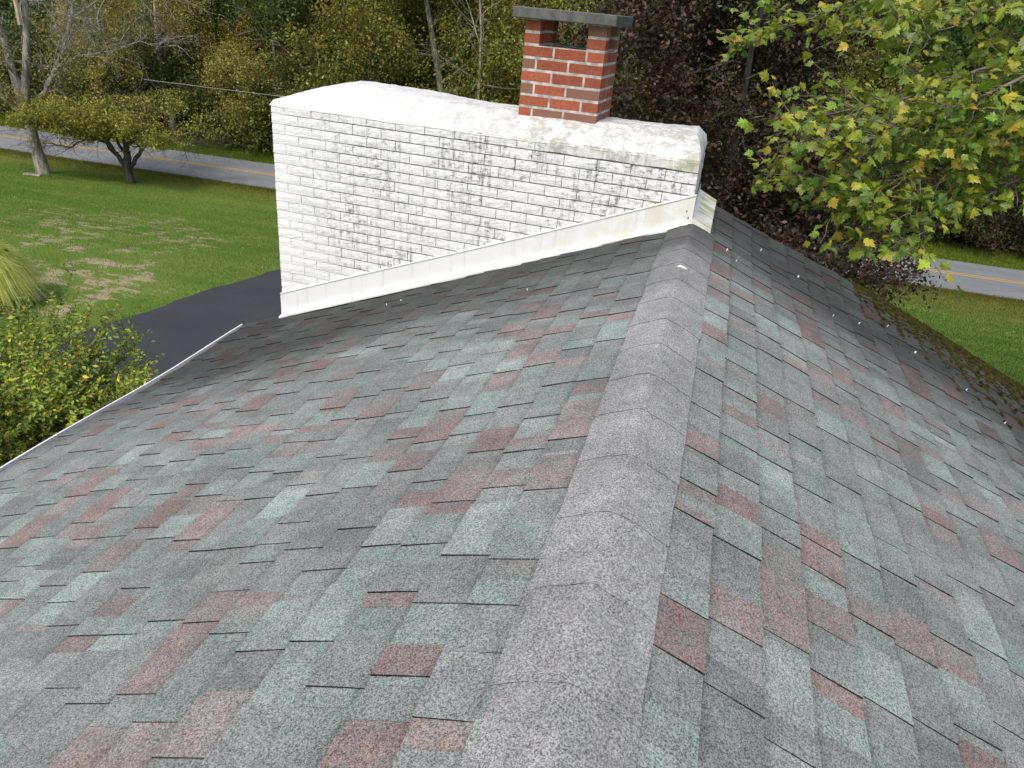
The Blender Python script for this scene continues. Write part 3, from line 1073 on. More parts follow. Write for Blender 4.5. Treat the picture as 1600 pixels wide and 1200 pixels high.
def rl(s):
    return -np.abs(s) * math.tan(AL) + 0.0


ht = 0.183 + 0.006 * np.sin(S * 1.7)
prof = [(-0.004, ht), (-0.017, ht - 0.001), (-0.0185, ht - 0.009), (-0.0125, ht - 0.010), (-0.0135, 0.012 + 0 * S), (-0.050 + 0.004 * np.sin(S * 13), 0.004 + 0 * S), (-0.050 + 0.004 * np.sin(S * 13), -0.012 + 0 * S), (0.02, -0.03 + 0 * S), (0.004, ht - 0.01)]
V = []
for d, z in prof:
    V.append(wp(S, np.broadcast_to(np.asarray(d, float), S.shape) + wave, rl(S) + 0.012 + np.broadcast_to(np.asarray(z, float), S.shape)))
V = np.vstack(V); n = len(S); F = []
for k in range(len(prof)):
    k2 = (k + 1) % len(prof); i = np.arange(n - 1)
    F.append(np.stack([i + k * n, i + k2 * n, i + k2 * n + 1, i + k * n + 1], -1))
F.append(np.array([[k * n for k in range(len(prof))], [k * n + n - 1 for k in range(len(prof) - 1, -1, -1)]]))
a.add(V, F)
obj('flashing', a, M_flash, bwall)
# right-hand return: upright leg against the wall end, flange lying on the right slope
a = Acc()
x0, x1 = -0.012, 0.118
y0, y1 = 4.672, 5.655


def rz(x): return -abs(x) * math.tan(AL) + 0.030


V = [(x0, y0, rz(x0) + 0.02), (x1, y0 + 0.03, rz(x1)), (x1 + 0.004, y1, rz(x1)), (x0, y1, rz(x0) + 0.02),
     (x0, y0, rz(x0) - 0.03), (x1, y0 + 0.03, rz(x1) - 0.022), (x1 + 0.004, y1, rz(x1) - 0.022), (x0, y1, rz(x0) - 0.03)]
a.add(V, [[(0, 1, 2, 3), (7, 6, 5, 4), (0, 4, 5, 1), (1, 5, 6, 2), (2, 6, 7, 3), (3, 7, 4, 0)]])
obj('flashing_flange', a, M_flash, bwall)
a = Acc()
p0 = wp(np.array(SRGT + 0.008), np.array(-0.012), np.array(0.0)); 
V = [(p0[0], p0[1], -0.01), (p0[0] + 0.004, 5.62, -0.01), (p0[0] + 0.004, 5.62, 0.085), (p0[0], p0[1], 0.12)]
V += [(x + 0.004, y, z) for x, y, z in V]
a.add(V, [[(0, 1, 2, 3), (7, 6, 5, 4), (0, 4, 5, 1), (1, 5, 6, 2), (2, 6, 7, 3), (3, 7, 4, 0)]])
obj('end_flashing', a, M_flash, bwall)
# white caulk worm where flashing meets ridge, and two rivets
a = Acc()
pts = [wp(np.array(s), np.array(-0.047), np.array(float(rl(s)) + 0.018)) for s in np.linspace(-0.55, SRGT, 14)]
tube(a, pts, 0.0055 + 0.002 * np.sin(np.arange(14) * 2.0), 6)
obj('caulk', a, M_flash, bwall)
for (s, z) in ((-0.045, 0.085), (-0.03, 0.045)):
    a = Acc()
    q = wp(np.array(s), np.array(-0.013), np.array(z)); tube(a, [q, q - NW * 0.005], 0.005, 8)
    obj('rivet', a, M_slab, bwall)

# ------------------------------------------------------------------ red brick chimney
ch_d0 = 0.25
cs0, cs1 = -1.256, -0.733
cd1 = ch_d0 + 0.416
cz0 = 0.455
ch_loc = tuple(wp(np.array((cs0 + cs1) / 2), np.array((ch_d0 + cd1) / 2), np.array(cz0)))
chim = empty('chimney', ch_loc, 'short red brick chimney with flat grey slab on four corner piers', 'chimney')
CW = cs1 - cs0
rb2 = random.Random(9)


def rbrick(s0, s1, d0, d1, z0, z1, parent=chim):
    L, Dp, H = s1 - s0, d1 - d0, z1 - z0
    b = 0.003
    V = []
    for z, t in ((-H / 2, b), (-H / 2 + b, 0), (H / 2 - b, 0), (H / 2, b)):
        for (x, y) in ((-1, -1), (1, -1), (1, 1), (-1, 1)):
            V.append((x * (L / 2 - t) + rb2.uniform(-1, 1) * 0.0009, y * (Dp / 2 - t) + rb2.uniform(-1, 1) * 0.0009, z))
    F = [(3, 2, 1, 0), (12, 13, 14, 15)]
    for k in range(3):
        for j in range(4):
            F.append((k * 4 + j, k * 4 + (j + 1) % 4, k * 4 + 4 + (j + 1) % 4, k * 4 + 4 + j))
    me = mesh_np('brick', np.array(V), [np.array([f for f in F])])
    o = put('brick', me, M_red, parent)
    p = wp(np.array((s0 + s1) / 2), np.array((d0 + d1) / 2), np.array((z0 + z1) / 2)) - np.array(ch_loc)
    o.location = p + NW * rb2.uniform(-0.0012, 0.0012)
    o.rotation_euler = (0, rb2.uniform(-0.006, 0.006), WY + rb2.uniform(-0.004, 0.004))
    return o


RJ = 0.0140
CH = 0.0735
bt = 0.098           # brick thickness through the ring
for r_ in range(-1, 6):
    zc0 = cz0 + r_ * CH + RJ; zc1 = cz0 + (r_ + 1) * CH
    half = (r_ % 2 == 0)
    # front and back
    for (d0, d1) in ((ch_d0, ch_d0 + bt), (cd1 - bt, cd1)):
        xs_ = [cs0, cs0 + 0.096, cs0 + 0.096 + 0.2127, cs1 + RJ] if half else [cs0, cs0 + 0.2065, cs0 + 0.2065 + 0.2127, cs1 + RJ]
        for p_, q_ in zip(xs_[:-1], xs_[1:]):
            rbrick(p_, q_ - RJ, d0, d1, zc0, zc1)
    # sides between them
    e0, e1 = ch_d0 + bt + RJ, cd1 - bt
    mid = e0 + (0.098 if half else 0.125)
    for (s0, s1) in ((cs0, cs0 + bt), (cs1 - bt, cs1)):
        rbrick(s0, s1, e0, mid - RJ / 2, zc0, zc1); rbrick(s0, s1, mid + RJ / 2, e1 - RJ, zc0, zc1)
ztop6 = cz0 + 6 * CH
for r_ in (6, 7):
    zc0 = cz0 + r_ * CH + RJ; zc1 = cz0 + (r_ + 1) * CH
    for (s0, s1) in ((cs0, cs0 + 0.099), (cs1 - 0.118, cs1)):
        for (d0, d1) in ((ch_d0, ch_d0 + 0.098), (cd1 - 0.098, cd1)):
            rbrick(s0, s1, d0, d1, zc0, zc1)
ztop8 = cz0 + 8 * CH


def wbox(acc, s0, s1, d0, d1, z0, z1):
    P = [wp(np.array(s), np.array(d), np.array(z)) for z in (z0, z1) for (s, d) in ((s0, d0), (s1, d0), (s1, d1), (s0, d1))]
    acc.add(P, [[(0, 3, 2, 1), (4, 5, 6, 7), (0, 1, 5, 4), (1, 2, 6, 5), (2, 3, 7, 6), (3, 0, 4, 7)]])


a = Acc()
g = 0.0022
# mortar ring: four slabs butted end to end, set back from the brick faces
wbox(a, cs0 + g, cs1 - g, ch_d0 + g, ch_d0 + bt - g, cz0 - 0.08, ztop6 + 0.004)
wbox(a, cs0 + g, cs1 - g, cd1 - bt + g, cd1 - g, cz0 - 0.08, ztop6 + 0.004)
wbox(a, cs0 + g, cs0 + bt - g, ch_d0 + bt - g, cd1 - bt + g, cz0 - 0.08, ztop6 + 0.003)
wbox(a, cs1 - bt + g, cs1 - g, ch_d0 + bt - g, cd1 - bt + g, cz0 - 0.08, ztop6 + 0.003)
for (s0, s1) in ((cs0, cs0 + 0.099), (cs1 - 0.118, cs1)):
    for (d0, d1) in ((ch_d0, ch_d0 + 0.098), (cd1 - 0.098, cd1)):
        wbox(a, s0 + g, s1 - g, d0 + g, d1 - g, ztop6 + 0.0045, ztop8 + 0.006)
obj('mortar', a, M_mortar, chim)
a = Acc()
wbox(a, cs0 + bt + 0.012, cs1 - bt - 0.012, ch_d0 + bt + 0.012, cd1 - bt - 0.012, cz0 - 0.05, ztop6 - 0.02)
obj('flue', a, M_flue, chim)
a = Acc()
sv0, sv1, dv0, dv1 = cs0 - 0.068, cs1 + 0.060, ch_d0 - 0.062, cd1 + 0.062
zz = [ztop8 + 0.007, ztop8 + 0.012, ztop8 + 0.064, ztop8 + 0.069]
V = []
for z, t in zip(zz, (0.006, 0, 0, 0.006)):
    for (s, d) in ((sv0 + t, dv0 + t), (sv1 - t, dv0 + t), (sv1 - t, dv1 - t), (sv0 + t, dv1 - t)):
        V.append(wp(np.array(s), np.array(d), np.array(z)))
F = [(3, 2, 1, 0), (12, 13, 14, 15)]
for k in range(3):
    for j in range(4):
        F.append((k * 4 + j, k * 4 + (j + 1) % 4, k * 4 + 4 + (j + 1) % 4, k * 4 + 4 + j))
a.add(V, [np.array(F)])
obj('slab', a, M_slab, chim)


# ------------------------------------------------------------------ trees
def perp(d, rng):
    return nrm(np.cross(d, rng.normal(size=3)))


def grow_tree(rng, wood, tips, p, d, L, r, lev, P):
    ns = max(3, int(round(P['segs'][lev])))
    pts = [np.array(p, float)]
    dd = nrm(d)
    for _ in range(ns):
        dd = nrm(dd + rng.normal(size=3) * P['wob'][lev] + np.array([0, 0, P['trop'][lev]]))
        pts.append(pts[-1] + dd * L / ns)
    pts = np.array(pts)
    rad = r * np.linspace(1, P['taper'][lev], len(pts))
    if r > P.get('minr', 0): tube(wood, pts, rad, P['sides'][lev], cap=(lev == 0))
    if lev == P['levels']:
        tips.append(pts[1:])
        return
    nb = P['kids'][lev]
    base_ang = rng.uniform(0, 6.28)
    for k in range(nb):
        t = P['start'][lev] + (1 - P['start'][lev]) * (k + rng.uniform(0, 1)) / nb
        f = t * ns; i0 = min(int(f), ns - 1); q = pts[i0] + (pts[i0 + 1] - pts[i0]) * (f - i0)
        ax = nrm(pts[i0 + 1] - pts[i0])
        side = perp(ax, rng)
        an = R(rng.normal(P['ang'][lev], 10))
        nd_ = ax * math.cos(an) + side * math.sin(an)
        ll = L * P['ratio'][lev] * (1.15 - P['shrink'][lev] * t) * rng.uniform(0.75, 1.2)
        grow_tree(rng, wood, tips, q, nd_, ll, max(0.004, np.interp(f, np.arange(ns + 1), rad) * P['rr'][lev]), lev + 1, P)
    if P.get('tipleaf', True):
        tips.append(pts[-2:])


BROAD = dict(levels=3, segs=(9, 6, 4, 3), wob=(0.06, 0.16, 0.2, 0.25), trop=(0.03, 0.05, 0.0, -0.03), taper=(0.25, 0.3, 0.35, 0.5), sides=(9, 6, 4, 3),
             kids=(13, 7, 5), start=(0.22, 0.25, 0.2), ang=(62, 48, 48), ratio=(0.42, 0.5, 0.55), shrink=(0.55, 0.4, 0.3), rr=(0.45, 0.5, 0.5))


def make_tree(name, label, cat, seed, loc, H, r0, P, leaf, per, sig, cols, w, wood_mat, leaf_m, group=None, lean=(0, 0, 1), up=0.7, jit=0.25, clump=0.35, squash=None):
    rng = np.random.default_rng(seed)
    wood = Acc(); tips = []
    grow_tree(rng, wood, tips, (0, 0, -0.15), lean, H, r0, 0, P)
    root = empty(name, loc, label, cat, group)
    V, F, C = wood.data()
    o = put('trunk', mesh_np('trunk', V, F, C, True), wood_mat, root)
    T = np.vstack(tips)
    if per > 0:
        n = len(T) * per
        Pn = np.repeat(T, per, axis=0) + rng.normal(size=(n, 3)) * sig
        if squash: Pn = Pn[(Pn[:, 2] > squash[0]) & (Pn[:, 2] < squash[1])]; n = len(Pn)
        c = palette(rng, n, cols, w, jit)
        cl = lowfreq(Pn[:, 0], Pn[:, 1] + 0.7 * Pn[:, 2], seed + 1, 1.1)
        c = c * np.exp(clump * 0.5 * np.clip(cl, -1.5, 1.5))[:, None]
        lv = Acc(); leaves(lv, Pn, rng, leaf, np.clip(c, 0, 0.8), up)
        V, F, C = lv.data()
        put('crown', mesh_np('crown', V, F, C), leaf_m, root)
    return root


OLIVE = [(0.200, 0.205, 0.036), (0.140, 0.175, 0.036), (0.28, 0.26, 0.042), (0.17, 0.13, 0.036)]
DGREEN = [(0.060, 0.115, 0.028), (0.088, 0.148, 0.034), (0.125, 0.160, 0.032)]
YGREEN = [(0.24, 0.21, 0.026), (0.17, 0.17, 0.026), (0.30, 0.23, 0.024)]
DULL = [(0.31, 0.29, 0.066), (0.23, 0.235, 0.060), (0.38, 0.33, 0.062), (0.24, 0.185, 0.066)]
BUSH = [(0.06, 0.09, 0.02), (0.095, 0.115, 0.024), (0.09, 0.065, 0.025)]


def gp(x, y):
    return (x, y, float(gz(y)))


# --- woods beyond the road
rw = random.Random(77)
P_for = dict(BROAD); P_for.update(minr=0.022, kids=(15, 7, 4), start=(0.12, 0.2, 0.2))
protoA = make_tree('forest_tree', 'tall dark green tree in the woods beyond the road', 'tree', 1, gp(-46, 45), 14.0, 0.24, P_for, 0.19, 30, 0.36, DGREEN, (1, 1, .6), M_bark, M_leaf, 'dark green forest trees')
protoB = make_tree('forest_tree', 'olive tree with pale grey limbs at the edge of the woods behind the wall', 'tree', 2, gp(-20.5, 44.0), 13.5, 0.26, P_for, 0.17, 26, 0.36, OLIVE, (1, 1, .6, .5), M_pale, M_leaf, 'olive forest trees')
ORD = ['leftmost', 'second', 'third', 'fourth', 'fifth', 'sixth', 'seventh', 'eighth', 'ninth', 'tenth', 'eleventh']
posA = [(-53, 46, 1.0), (-40, 47.5, 1.1), (-58.5, 50, 1.15), (-35.5, 46, 0.95), (-30.5, 49, 1.15), (-27.2, 45.2, 0.9), (-49.5, 52, 1.2), (-64, 53, 1.2), (8.5, 47, 1.0), (15, 45.0, 1.05), (20.5, 48, 1.15), (25.5, 45, 1.0), (-43.5, 55, 1.25)]
for k, (x, y, s) in enumerate(posA):
    copy_tree(protoA, gp(x, y), rw.uniform(0, 6.28), (s, s, s * rw.uniform(0.92, 1.1)), 'tall dark green tree in the woods beyond the road', 'dark green forest trees')
posB = [(-15.8, 43.5, 0.98), (-24.2, 47, 1.1), (-11.6, 45.5, 1.05), (-7.2, 43.2, 0.95), (-17.8, 49.5, 1.15), (-2.6, 46.5, 1.05), (3.4, 45.5, 1.0)]
for k, (x, y, s) in enumerate(posB):
    copy_tree(protoB, gp(x, y), rw.uniform(0, 6.28), (s, s, s * rw.uniform(0.9, 1.1)), 'olive tree with pale grey limbs at the edge of the woods behind the wall', 'olive forest trees')



def rank(group, lo, hi, fmt):
    os_ = sorted([o for o in bpy.data.objects if o.get('group') == group and lo < o.location.x < hi], key=lambda o: o.location.x / o.location.y)
    for k, o in enumerate(os_):
        o['label'] = fmt.format(ORD[k] if k else 'leftmost')


rank('olive forest trees', -100, 100, '{} of the olive trees behind the white wall and chimney')
rank('dark green forest trees', -100, 0, '{} from the left of the dark green trees in the woods left of the wall')
rank('dark green forest trees', 0, 100, '{} from the left of the dark green trees in the woods behind the maple')

# golden tree left of the white wall
P_sm = dict(BROAD); P_sm.update(kids=(12, 6, 4), start=(0.15, 0.2, 0.2))
make_tree('golden_tree', 'small golden green tree left of the white wall in the woods', 'tree', 6, gp(-30.4, 42.8), 7.3, 0.13, P_sm, 0.15, 18, 0.24, YGREEN, (1, .7, .7), M_bark, M_leaf, clump=0.2)
# broad dull tree across the road with bare twigs
P_br = dict(BROAD); P_br.update(kids=(11, 8, 5), start=(0.18, 0.2, 0.15), ang=(68, 50, 50), trop=(0.02, 0.03, -0.02, -0.06), ratio=(0.78, 0.5, 0.5), segs=(6, 8, 5, 4), shrink=(0.5, 0.4, 0.3))
make_tree('spreading_tree', 'broad dull olive tree with bare grey twigs just across the road', 'tree', 14, gp(-31.0, 39.0), 7.4, 0.22, P_br, 0.12, 20, 0.24, DULL, (1, 1, .6, .7), M_pale, M_leaf, clump=0.2)
make_tree('spreading_tree', 'low dull olive tree drooping to the verge left of the white wall', 'tree', 15, gp(-26.3, 40.2), 4.6, 0.16, P_br, 0.12, 12, 0.22, DULL, (1, 1, .6, .7), M_pale, M_leaf, clump=0.2)
# a young tree with thin grey trunk
P_th = dict(BROAD); P_th.update(kids=(9, 5, 4), start=(0.55, 0.2, 0.2), ratio=(0.28, 0.5, 0.5))
make_tree('slender_tree', 'slender grey trunked tree standing behind the left end of the wall', 'tree', 8, gp(-24.6, 41.3), 9.5, 0.13, P_th, 0.15, 18, 0.28, DGREEN, (1, 1, 1), M_pale, M_leaf)
# dead limbs rising through the olive trees
P_dead = dict(levels=3, segs=(9, 7, 5, 4), wob=(0.10, 0.18, 0.22, 0.28), trop=(0.02, 0.05, 0.03, 0.0), taper=(0.3, 0.3, 0.3, 0.4), sides=(7, 5, 4, 3),
              kids=(7, 5, 4), start=(0.35, 0.25, 0.2), ang=(48, 45, 45), ratio=(0.5, 0.5, 0.5), shrink=(0.5, 0.3, 0.3), rr=(0.5, 0.5, 0.55))
make_tree('dead_tree', 'leaning pale dead tree rising above the left end of the wall', 'tree', 31, gp(-22.6, 40.4), 9.5, 0.16, P_dead, 0.1, 0, 0.2, DULL, (1, 1, 1, 1), M_pale, M_leaf, lean=(-0.18, 0, 1))
make_tree('dead_tree', 'pale dead tree with forking limbs standing left of the chimney', 'tree', 35, gp(-12.2, 40.2), 9.5, 0.13, P_dead, 0.1, 0, 0.2, DULL, (1, 1, 1, 1), M_pale, M_leaf, lean=(-0.1, 0, 1))
make_tree('dead_tree', 'bare grey dead tree behind the broad olive tree at far left', 'tree', 37, gp(-37.0, 41.0), 10.0, 0.17, P_dead, 0.1, 0, 0.2, DULL, (1, 1, 1, 1), M_pale, M_leaf, lean=(-0.05, 0, 1))

# undergrowth along the forest edge
P_bu = dict(levels=2, segs=(4, 5, 4), wob=(0.15, 0.2, 0.25), trop=(0.05, 0.05, -0.02), taper=(0.5, 0.4, 0.5), sides=(5, 4, 3),
            kids=(16, 7), start=(0.02, 0.15), ang=(55, 50), ratio=(0.95, 0.5), shrink=(0.2, 0.3), rr=(0.5, 0.5))
bush0 = make_tree('bush', 'dark green bush in the thicket along the far verge', 'bush', 51, gp(-45, 39.8), 2.0, 0.04, P_bu, 0.11, 26, 0.2, BUSH, (1, 1, .3), M_dark, M_leaf, 'bushes along the far verge')
bush1 = make_tree('bush', 'brownish twiggy bush at the edge of the woods on the right', 'bush', 52, gp(11.5, 40.3), 2.1, 0.04, P_bu, 0.10, 20, 0.2, [(0.055, 0.035, 0.02), (0.05, 0.05, 0.018)], (1, .8), M_dark, M_leaf, 'brown bushes on the right')
for k in range(46):
    x = -58 + k * 1.75 + rw.uniform(-0.7, 0.7)
    if -21.5 < x < 7: continue      # wholly hidden by the house
    s = rw.uniform(0.9, 1.6)
    y = road_y(x) + rw.uniform(6.0, 8.2)
    copy_tree(bush0, gp(x, y), rw.uniform(0, 6.28), (s * 1.15, s, s), 'dark green bush in the thicket along the far verge', 'bushes along the far verge')
for k, (x, dy, s) in enumerate(((8.2, 6.0, 1.1), (14.2, 5.6, 1.2), (17.2, 6.2, 1.3), (20.5, 5.8, 1.2), (24, 6.2, 1.3), (5, 6.2, 1.3))):
    copy_tree(bush1, gp(x, float(road_y(x)) + dy), rw.uniform(0, 6.28), (s * 1.2, s, s), 'brownish twiggy bush at the edge of the woods on the right', 'brown bushes on the right')

# deep wood behind, one mass
rd = np.random.default_rng(66)
a = Acc()
nt_ = 130
bx = rd.uniform(-95, 50, nt_); by = rd.uniform(56, 72, nt_)
wd = Acc()
for x, y in zip(bx, by):
    z0 = float(gz(y)); H = rd.uniform(13, 19)
    n = 900
    P = nrm(rd.normal(size=(n, 3))) * (rd.uniform(0.25, 1, (n, 1)) ** 0.5) * np.array([3.6, 3.6, H * 0.5]) + np.array([x, y, z0 + H * 0.52])
    leaves(a, P, rd, 0.55, palette(rd, n, DGREEN, (1, 1, .5), 0.3), 0.6)
    tube(wd, [(x, y, z0 - 0.3), (x + rd.normal() * 0.3, y, z0 + H * 0.8)], [0.25, 0.08], 6)
woods = obj('woodland', a, M_leaf); tag(woods, 'deep green wood filling the background behind the first row of trees', 'woodland', kind='stuff')
tag(obj('woodland_trunks', wd, M_dark, woods), kind='stuff')

# --- old half-dead tree on the lawn, far left
rng = np.random.default_rng(91)
ot = empty('old_tree', (-28.28, 26.79, -7.25), 'old half dead tree with thick peeling trunk on the lawn at far left', 'tree')
WL[ot.name] = (-28.28, 26.79, -7.25)
wood = Acc(); tips = []
b0 = np.array([-28.28, 26.79, -7.25])
# camera-facing sideways axis there
ux = np.array([0.72, 0.69, 0.0])


def at_t(sx, h, dep=0.0):
    return b0 + ux * sx + np.array([-0.69, 0.72, 0]) * dep + np.array([0, 0, h])


main = np.array([at_t(0.1, -0.2), at_t(0.02, 0.1), at_t(-0.08, 1.1), at_t(-0.14, 2.2), at_t(-0.16, 3.1), at_t(0.08, 4.2), at_t(0.36, 5.6), at_t(0.56, 7.0), at_t(0.85, 8.6), at_t(1.1, 10.5)])
tube(wood, main, [0.38, 0.29, 0.225, 0.205, 0.19, 0.14, 0.125, 0.11, 0.08, 0.04], 11)
limbs = [([at_t(-0.15, 2.9), at_t(-0.3, 3.9), at_t(-0.46, 5.2), at_t(-0.62, 6.6), at_t(-0.85, 8.2), at_t(-1.1, 10)], (0.20, 0.16, 0.14, 0.11, 0.08, 0.04)),
         ([at_t(-0.1, 2.7), at_t(0.55, 3.3, .2), at_t(1.15, 4.3, .4), at_t(1.75, 5.4, .5), at_t(2.2, 6.6, .6), at_t(2.2, 7.6, .7), at_t(1.85, 8.8, .7), at_t(1.7, 10, .7)], (0.17, 0.14, 0.12, 0.10, 0.10, 0.09, 0.07, 0.03)),
         ([at_t(-0.2, 2.4), at_t(-0.9, 3.1), at_t(-1.7, 3.9), at_t(-2.6, 4.8)], (0.11, 0.09, 0.07, 0.04)),
         ([at_t(1.15, 4.3, .4), at_t(2.2, 4.9, .2), at_t(3.4, 5.2), at_t(4.6, 5.6), at_t(5.6, 5.4)], (0.06, 0.045, 0.035, 0.025, 0.012)),
         ([at_t(2.2, 6.4, .5), at_t(3.4, 7.2, .4), at_t(4.8, 7.5, .3), at_t(6.4, 7.5, .2)], (0.05, 0.04, 0.03, 0.012)),
         ([at_t(0.5, 6.6), at_t(1.4, 7.6), at_t(2.5, 8.3), at_t(3.7, 8.7)], (0.06, 0.05, 0.04, 0.025)),
         ([at_t(-0.7, 7.0), at_t(0.3, 7.0, -.2), at_t(1.4, 6.8, -.3)], (0.05, 0.04, 0.025)),
         ([at_t(-0.46, 5.2), at_t(-1.4, 5.8), at_t(-2.4, 6.0)], (0.05, 0.04, 0.025))]
P_tw = dict(levels=2, segs=(5, 4, 3), wob=(0.2, 0.25, 0.3), trop=(0.02, 0.0, 0.0), taper=(0.3, 0.3, 0.4), sides=(4, 3, 3), kids=(5, 4), start=(0.2, 0.2), ang=(50, 50), ratio=(0.5, 0.5), shrink=(0.3, 0.3), rr=(0.55, 0.6))
for pts, rad in limbs:
    pts = np.array(pts)
    pts = resample(pts, len(pts) * 3); pts[1:] += rng.normal(size=(len(pts) - 1, 3)) * 0.03
    rr_ = 0.72 * np.interp(np.linspace(0, 1, len(pts)), np.linspace(0, 1, len(rad)), rad)
    tube(wood, pts, rr_, 7)
    for k in range(3, len(pts), 1):
        for _ in range(2):
            d = nrm(nrm(pts[k] - pts[k - 1]) * 0.5 + rng.normal(size=3) * 0.8 + np.array([0, 0, 0.2]))
            grow_tree(rng, wood, tips, pts[k], d, rng.uniform(0.9, 2.4), max(0.022, rr_[k] * 0.35), 0, P_tw)
obj('trunk', wood, M_pale, ot, smooth=True)
T = np.vstack(tips); T = T[(T[:, 2] < -2.0)]
T = T[rng.random(len(T)) < 0.6]
Pn = np.repeat(T, 4, axis=0) + rng.normal(size=(len(T) * 4, 3)) * 0.16
lv = Acc(); leaves(lv, Pn, rng, 0.085, palette(rng, len(Pn), DULL + [(0.055, 0.07, 0.02)], (1, 1, 1, .6, 1)), 0.7)
obj('crown', lv, M_leaf, ot)
a = Acc()
q0 = at_t(0.22, 6.0, -0.2)
tube(a, [q0, q0 + np.array([0.02, 0, 0.5]), q0 + np.array([-0.02, 0, 1.0]), q0 + np.array([-0.02, 0, 1.25])], [0.09, 0.10, 0.085, 0.02], 6)
obj('broken_stub', a, plain_mat('split_wood', (0.50, 0.38, 0.30), 0.8, 0.15, 9), ot)
a = Acc()
c0 = np.array([-27.9, 25.75, float(gz(25.75)) + 0.06])
tube(a, [c0 + np.array([-0.25, -.1, 0]), c0 + np.array([-.05, 0, 0.02]), c0 + np.array([0.15, .06, 0.0]), c0 + np.array([0.36, .16, -0.01])], [0.06, 0.09, 0.08, 0.06], 7)
tag(obj('fallen_branch', a, M_pale), 'short pale chunk of fallen branch beside the old tree', 'branch')

# --- low spreading tree on the lawn
st_loc = (-24.85, 27.99, -7.33)
rng = np.random.default_rng(17)
stt = empty('low_tree', st_loc, 'small low branching tree with a flat olive crown on the lawn', 'tree')
b0 = np.array(st_loc); ux = np.array([0.75, 0.66, 0.0]); uy = np.array([-0.66, 0.75, 0])


def at_s(sx, h, dep=0.0):
    return b0 + ux * sx + uy * dep + np.array([0, 0, h])


wood = Acc(); tips = []
tube(wood, [at_s(0.05, -0.2), at_s(0.02, 0.08), at_s(0, 0.5), at_s(0.02, 1.0), at_s(0.08, 1.35)], [0.28, 0.19, 0.165, 0.155, 0.13], 10)
limbs = [([at_s(0.05, 0.9), at_s(0.1, 1.7), at_s(0.12, 2.4), at_s(0.3, 3.2)], (0.17, 0.13, 0.10, 0.05)),
         ([at_s(-0.08, 0.75), at_s(-0.4, 1.25), at_s(-0.75, 1.9, .1), at_s(-1.3, 2.0, .1), at_s(-1.6, 2.3, .1), at_s(-2.3, 2.15, .1), at_s(-3.3, 2.5)], (0.15, 0.12, 0.10, 0.085, 0.07, 0.05, 0.02)),
         ([at_s(0.1, 0.7), at_s(0.5, 1.2), at_s(1.05, 1.85, -.1), at_s(1.7, 2.0, -.1), at_s(2.6, 1.75, -.1), at_s(3.4, 1.6)], (0.15, 0.11, 0.09, 0.07, 0.05, 0.02)),
         ([at_s(-0.4, 1.25), at_s(-0.7, 2.0, -.4), at_s(-1.1, 2.8, -.8), at_s(-1.8, 3.1, -1.2)], (0.1, 0.08, 0.06, 0.03)),
         ([at_s(0.1, 1.5), at_s(0.6, 2.1, .5), at_s(1.2, 2.7, 1.2), at_s(1.6, 3.0, 1.8)], (0.1, 0.08, 0.06, 0.03)),
         ([at_s(0.05, 1.2), at_s(-0.4, 1.9, .7), at_s(-0.9, 2.4, 1.4), at_s(-1.5, 2.7, 1.9)], (0.1, 0.08, 0.06, 0.03)),
         ([at_s(0.1, 1.4), at_s(0.3, 2.0, -.8), at_s(0.6, 2.5, -1.6), at_s(0.9, 2.7, -2.2)], (0.09, 0.07, 0.05, 0.02)),
         ([at_s(-1.3, 2.0, .1), at_s(-2.0, 1.5), at_s(-2.8, 1.7, -.2), at_s(-3.3, 1.45, -.3)], (0.05, 0.04, 0.03, 0.012))]
for li, (pts, rad) in enumerate(limbs):
    pts = resample(np.array(pts), len(pts) * 3); pts[1:] += rng.normal(size=(len(pts) - 1, 3)) * 0.04
    rr_ = 0.75 * np.interp(np.linspace(0, 1, len(pts)), np.linspace(0, 1, len(rad)), rad)
    tube(wood, pts, rr_, 7)
    for k in range(4, len(pts)):
        for _ in range(2):
            d = nrm(nrm(pts[k] - pts[k - 1]) * 0.6 + rng.normal(size=3) * np.array([0.9, 0.9, 0.5]) + np.array([0, 0, 0.25]))
            grow_tree(rng, wood, tips, pts[k], d, rng.uniform(0.7, 1.5), max(0.012, rr_[k] * 0.4), 0, P_tw)
    for k in range(5, len(pts), 2):
        d = nrm(nrm(pts[k] - pts[k - 1]) * 0.6 + rng.normal(size=3) * 0.6 + np.array([0, 0, -0.55]))
        grow_tree(rng, wood, [], pts[k], d, rng.uniform(0.6, 1.2), 0.012, 0, P_tw)
obj('trunk', wood, M_dark, stt, smooth=True)
T = np.vstack(tips); hh = T[:, 2] - b0[2]
T = T[(hh > 2.0 + 0.25 * np.sin(T[:, 0] * 2))]
Pn = np.repeat(T, 4, axis=0) + rng.normal(size=(len(T) * 4, 3)) * np.array([0.15, 0.15, 0.10])
Pn = Pn[Pn[:, 2] - b0[2] < 3.7]
Pn = Pn[lowfreq(Pn[:, 0], Pn[:, 1] + 1.5 * Pn[:, 2], 71, 2.4) + 0.5 * rng.normal(size=len(Pn)) > -0.30]
lv = Acc(); leaves(lv, Pn, rng, 0.10, palette(rng, len(Pn), [(0.32, 0.33, 0.055), (0.23, 0.26, 0.05), (0.25, 0.20, 0.06), (0.40, 0.36, 0.055)], (1, 1, .8, .5)), 0.8)
obj('crown', lv, M_leaf, stt)

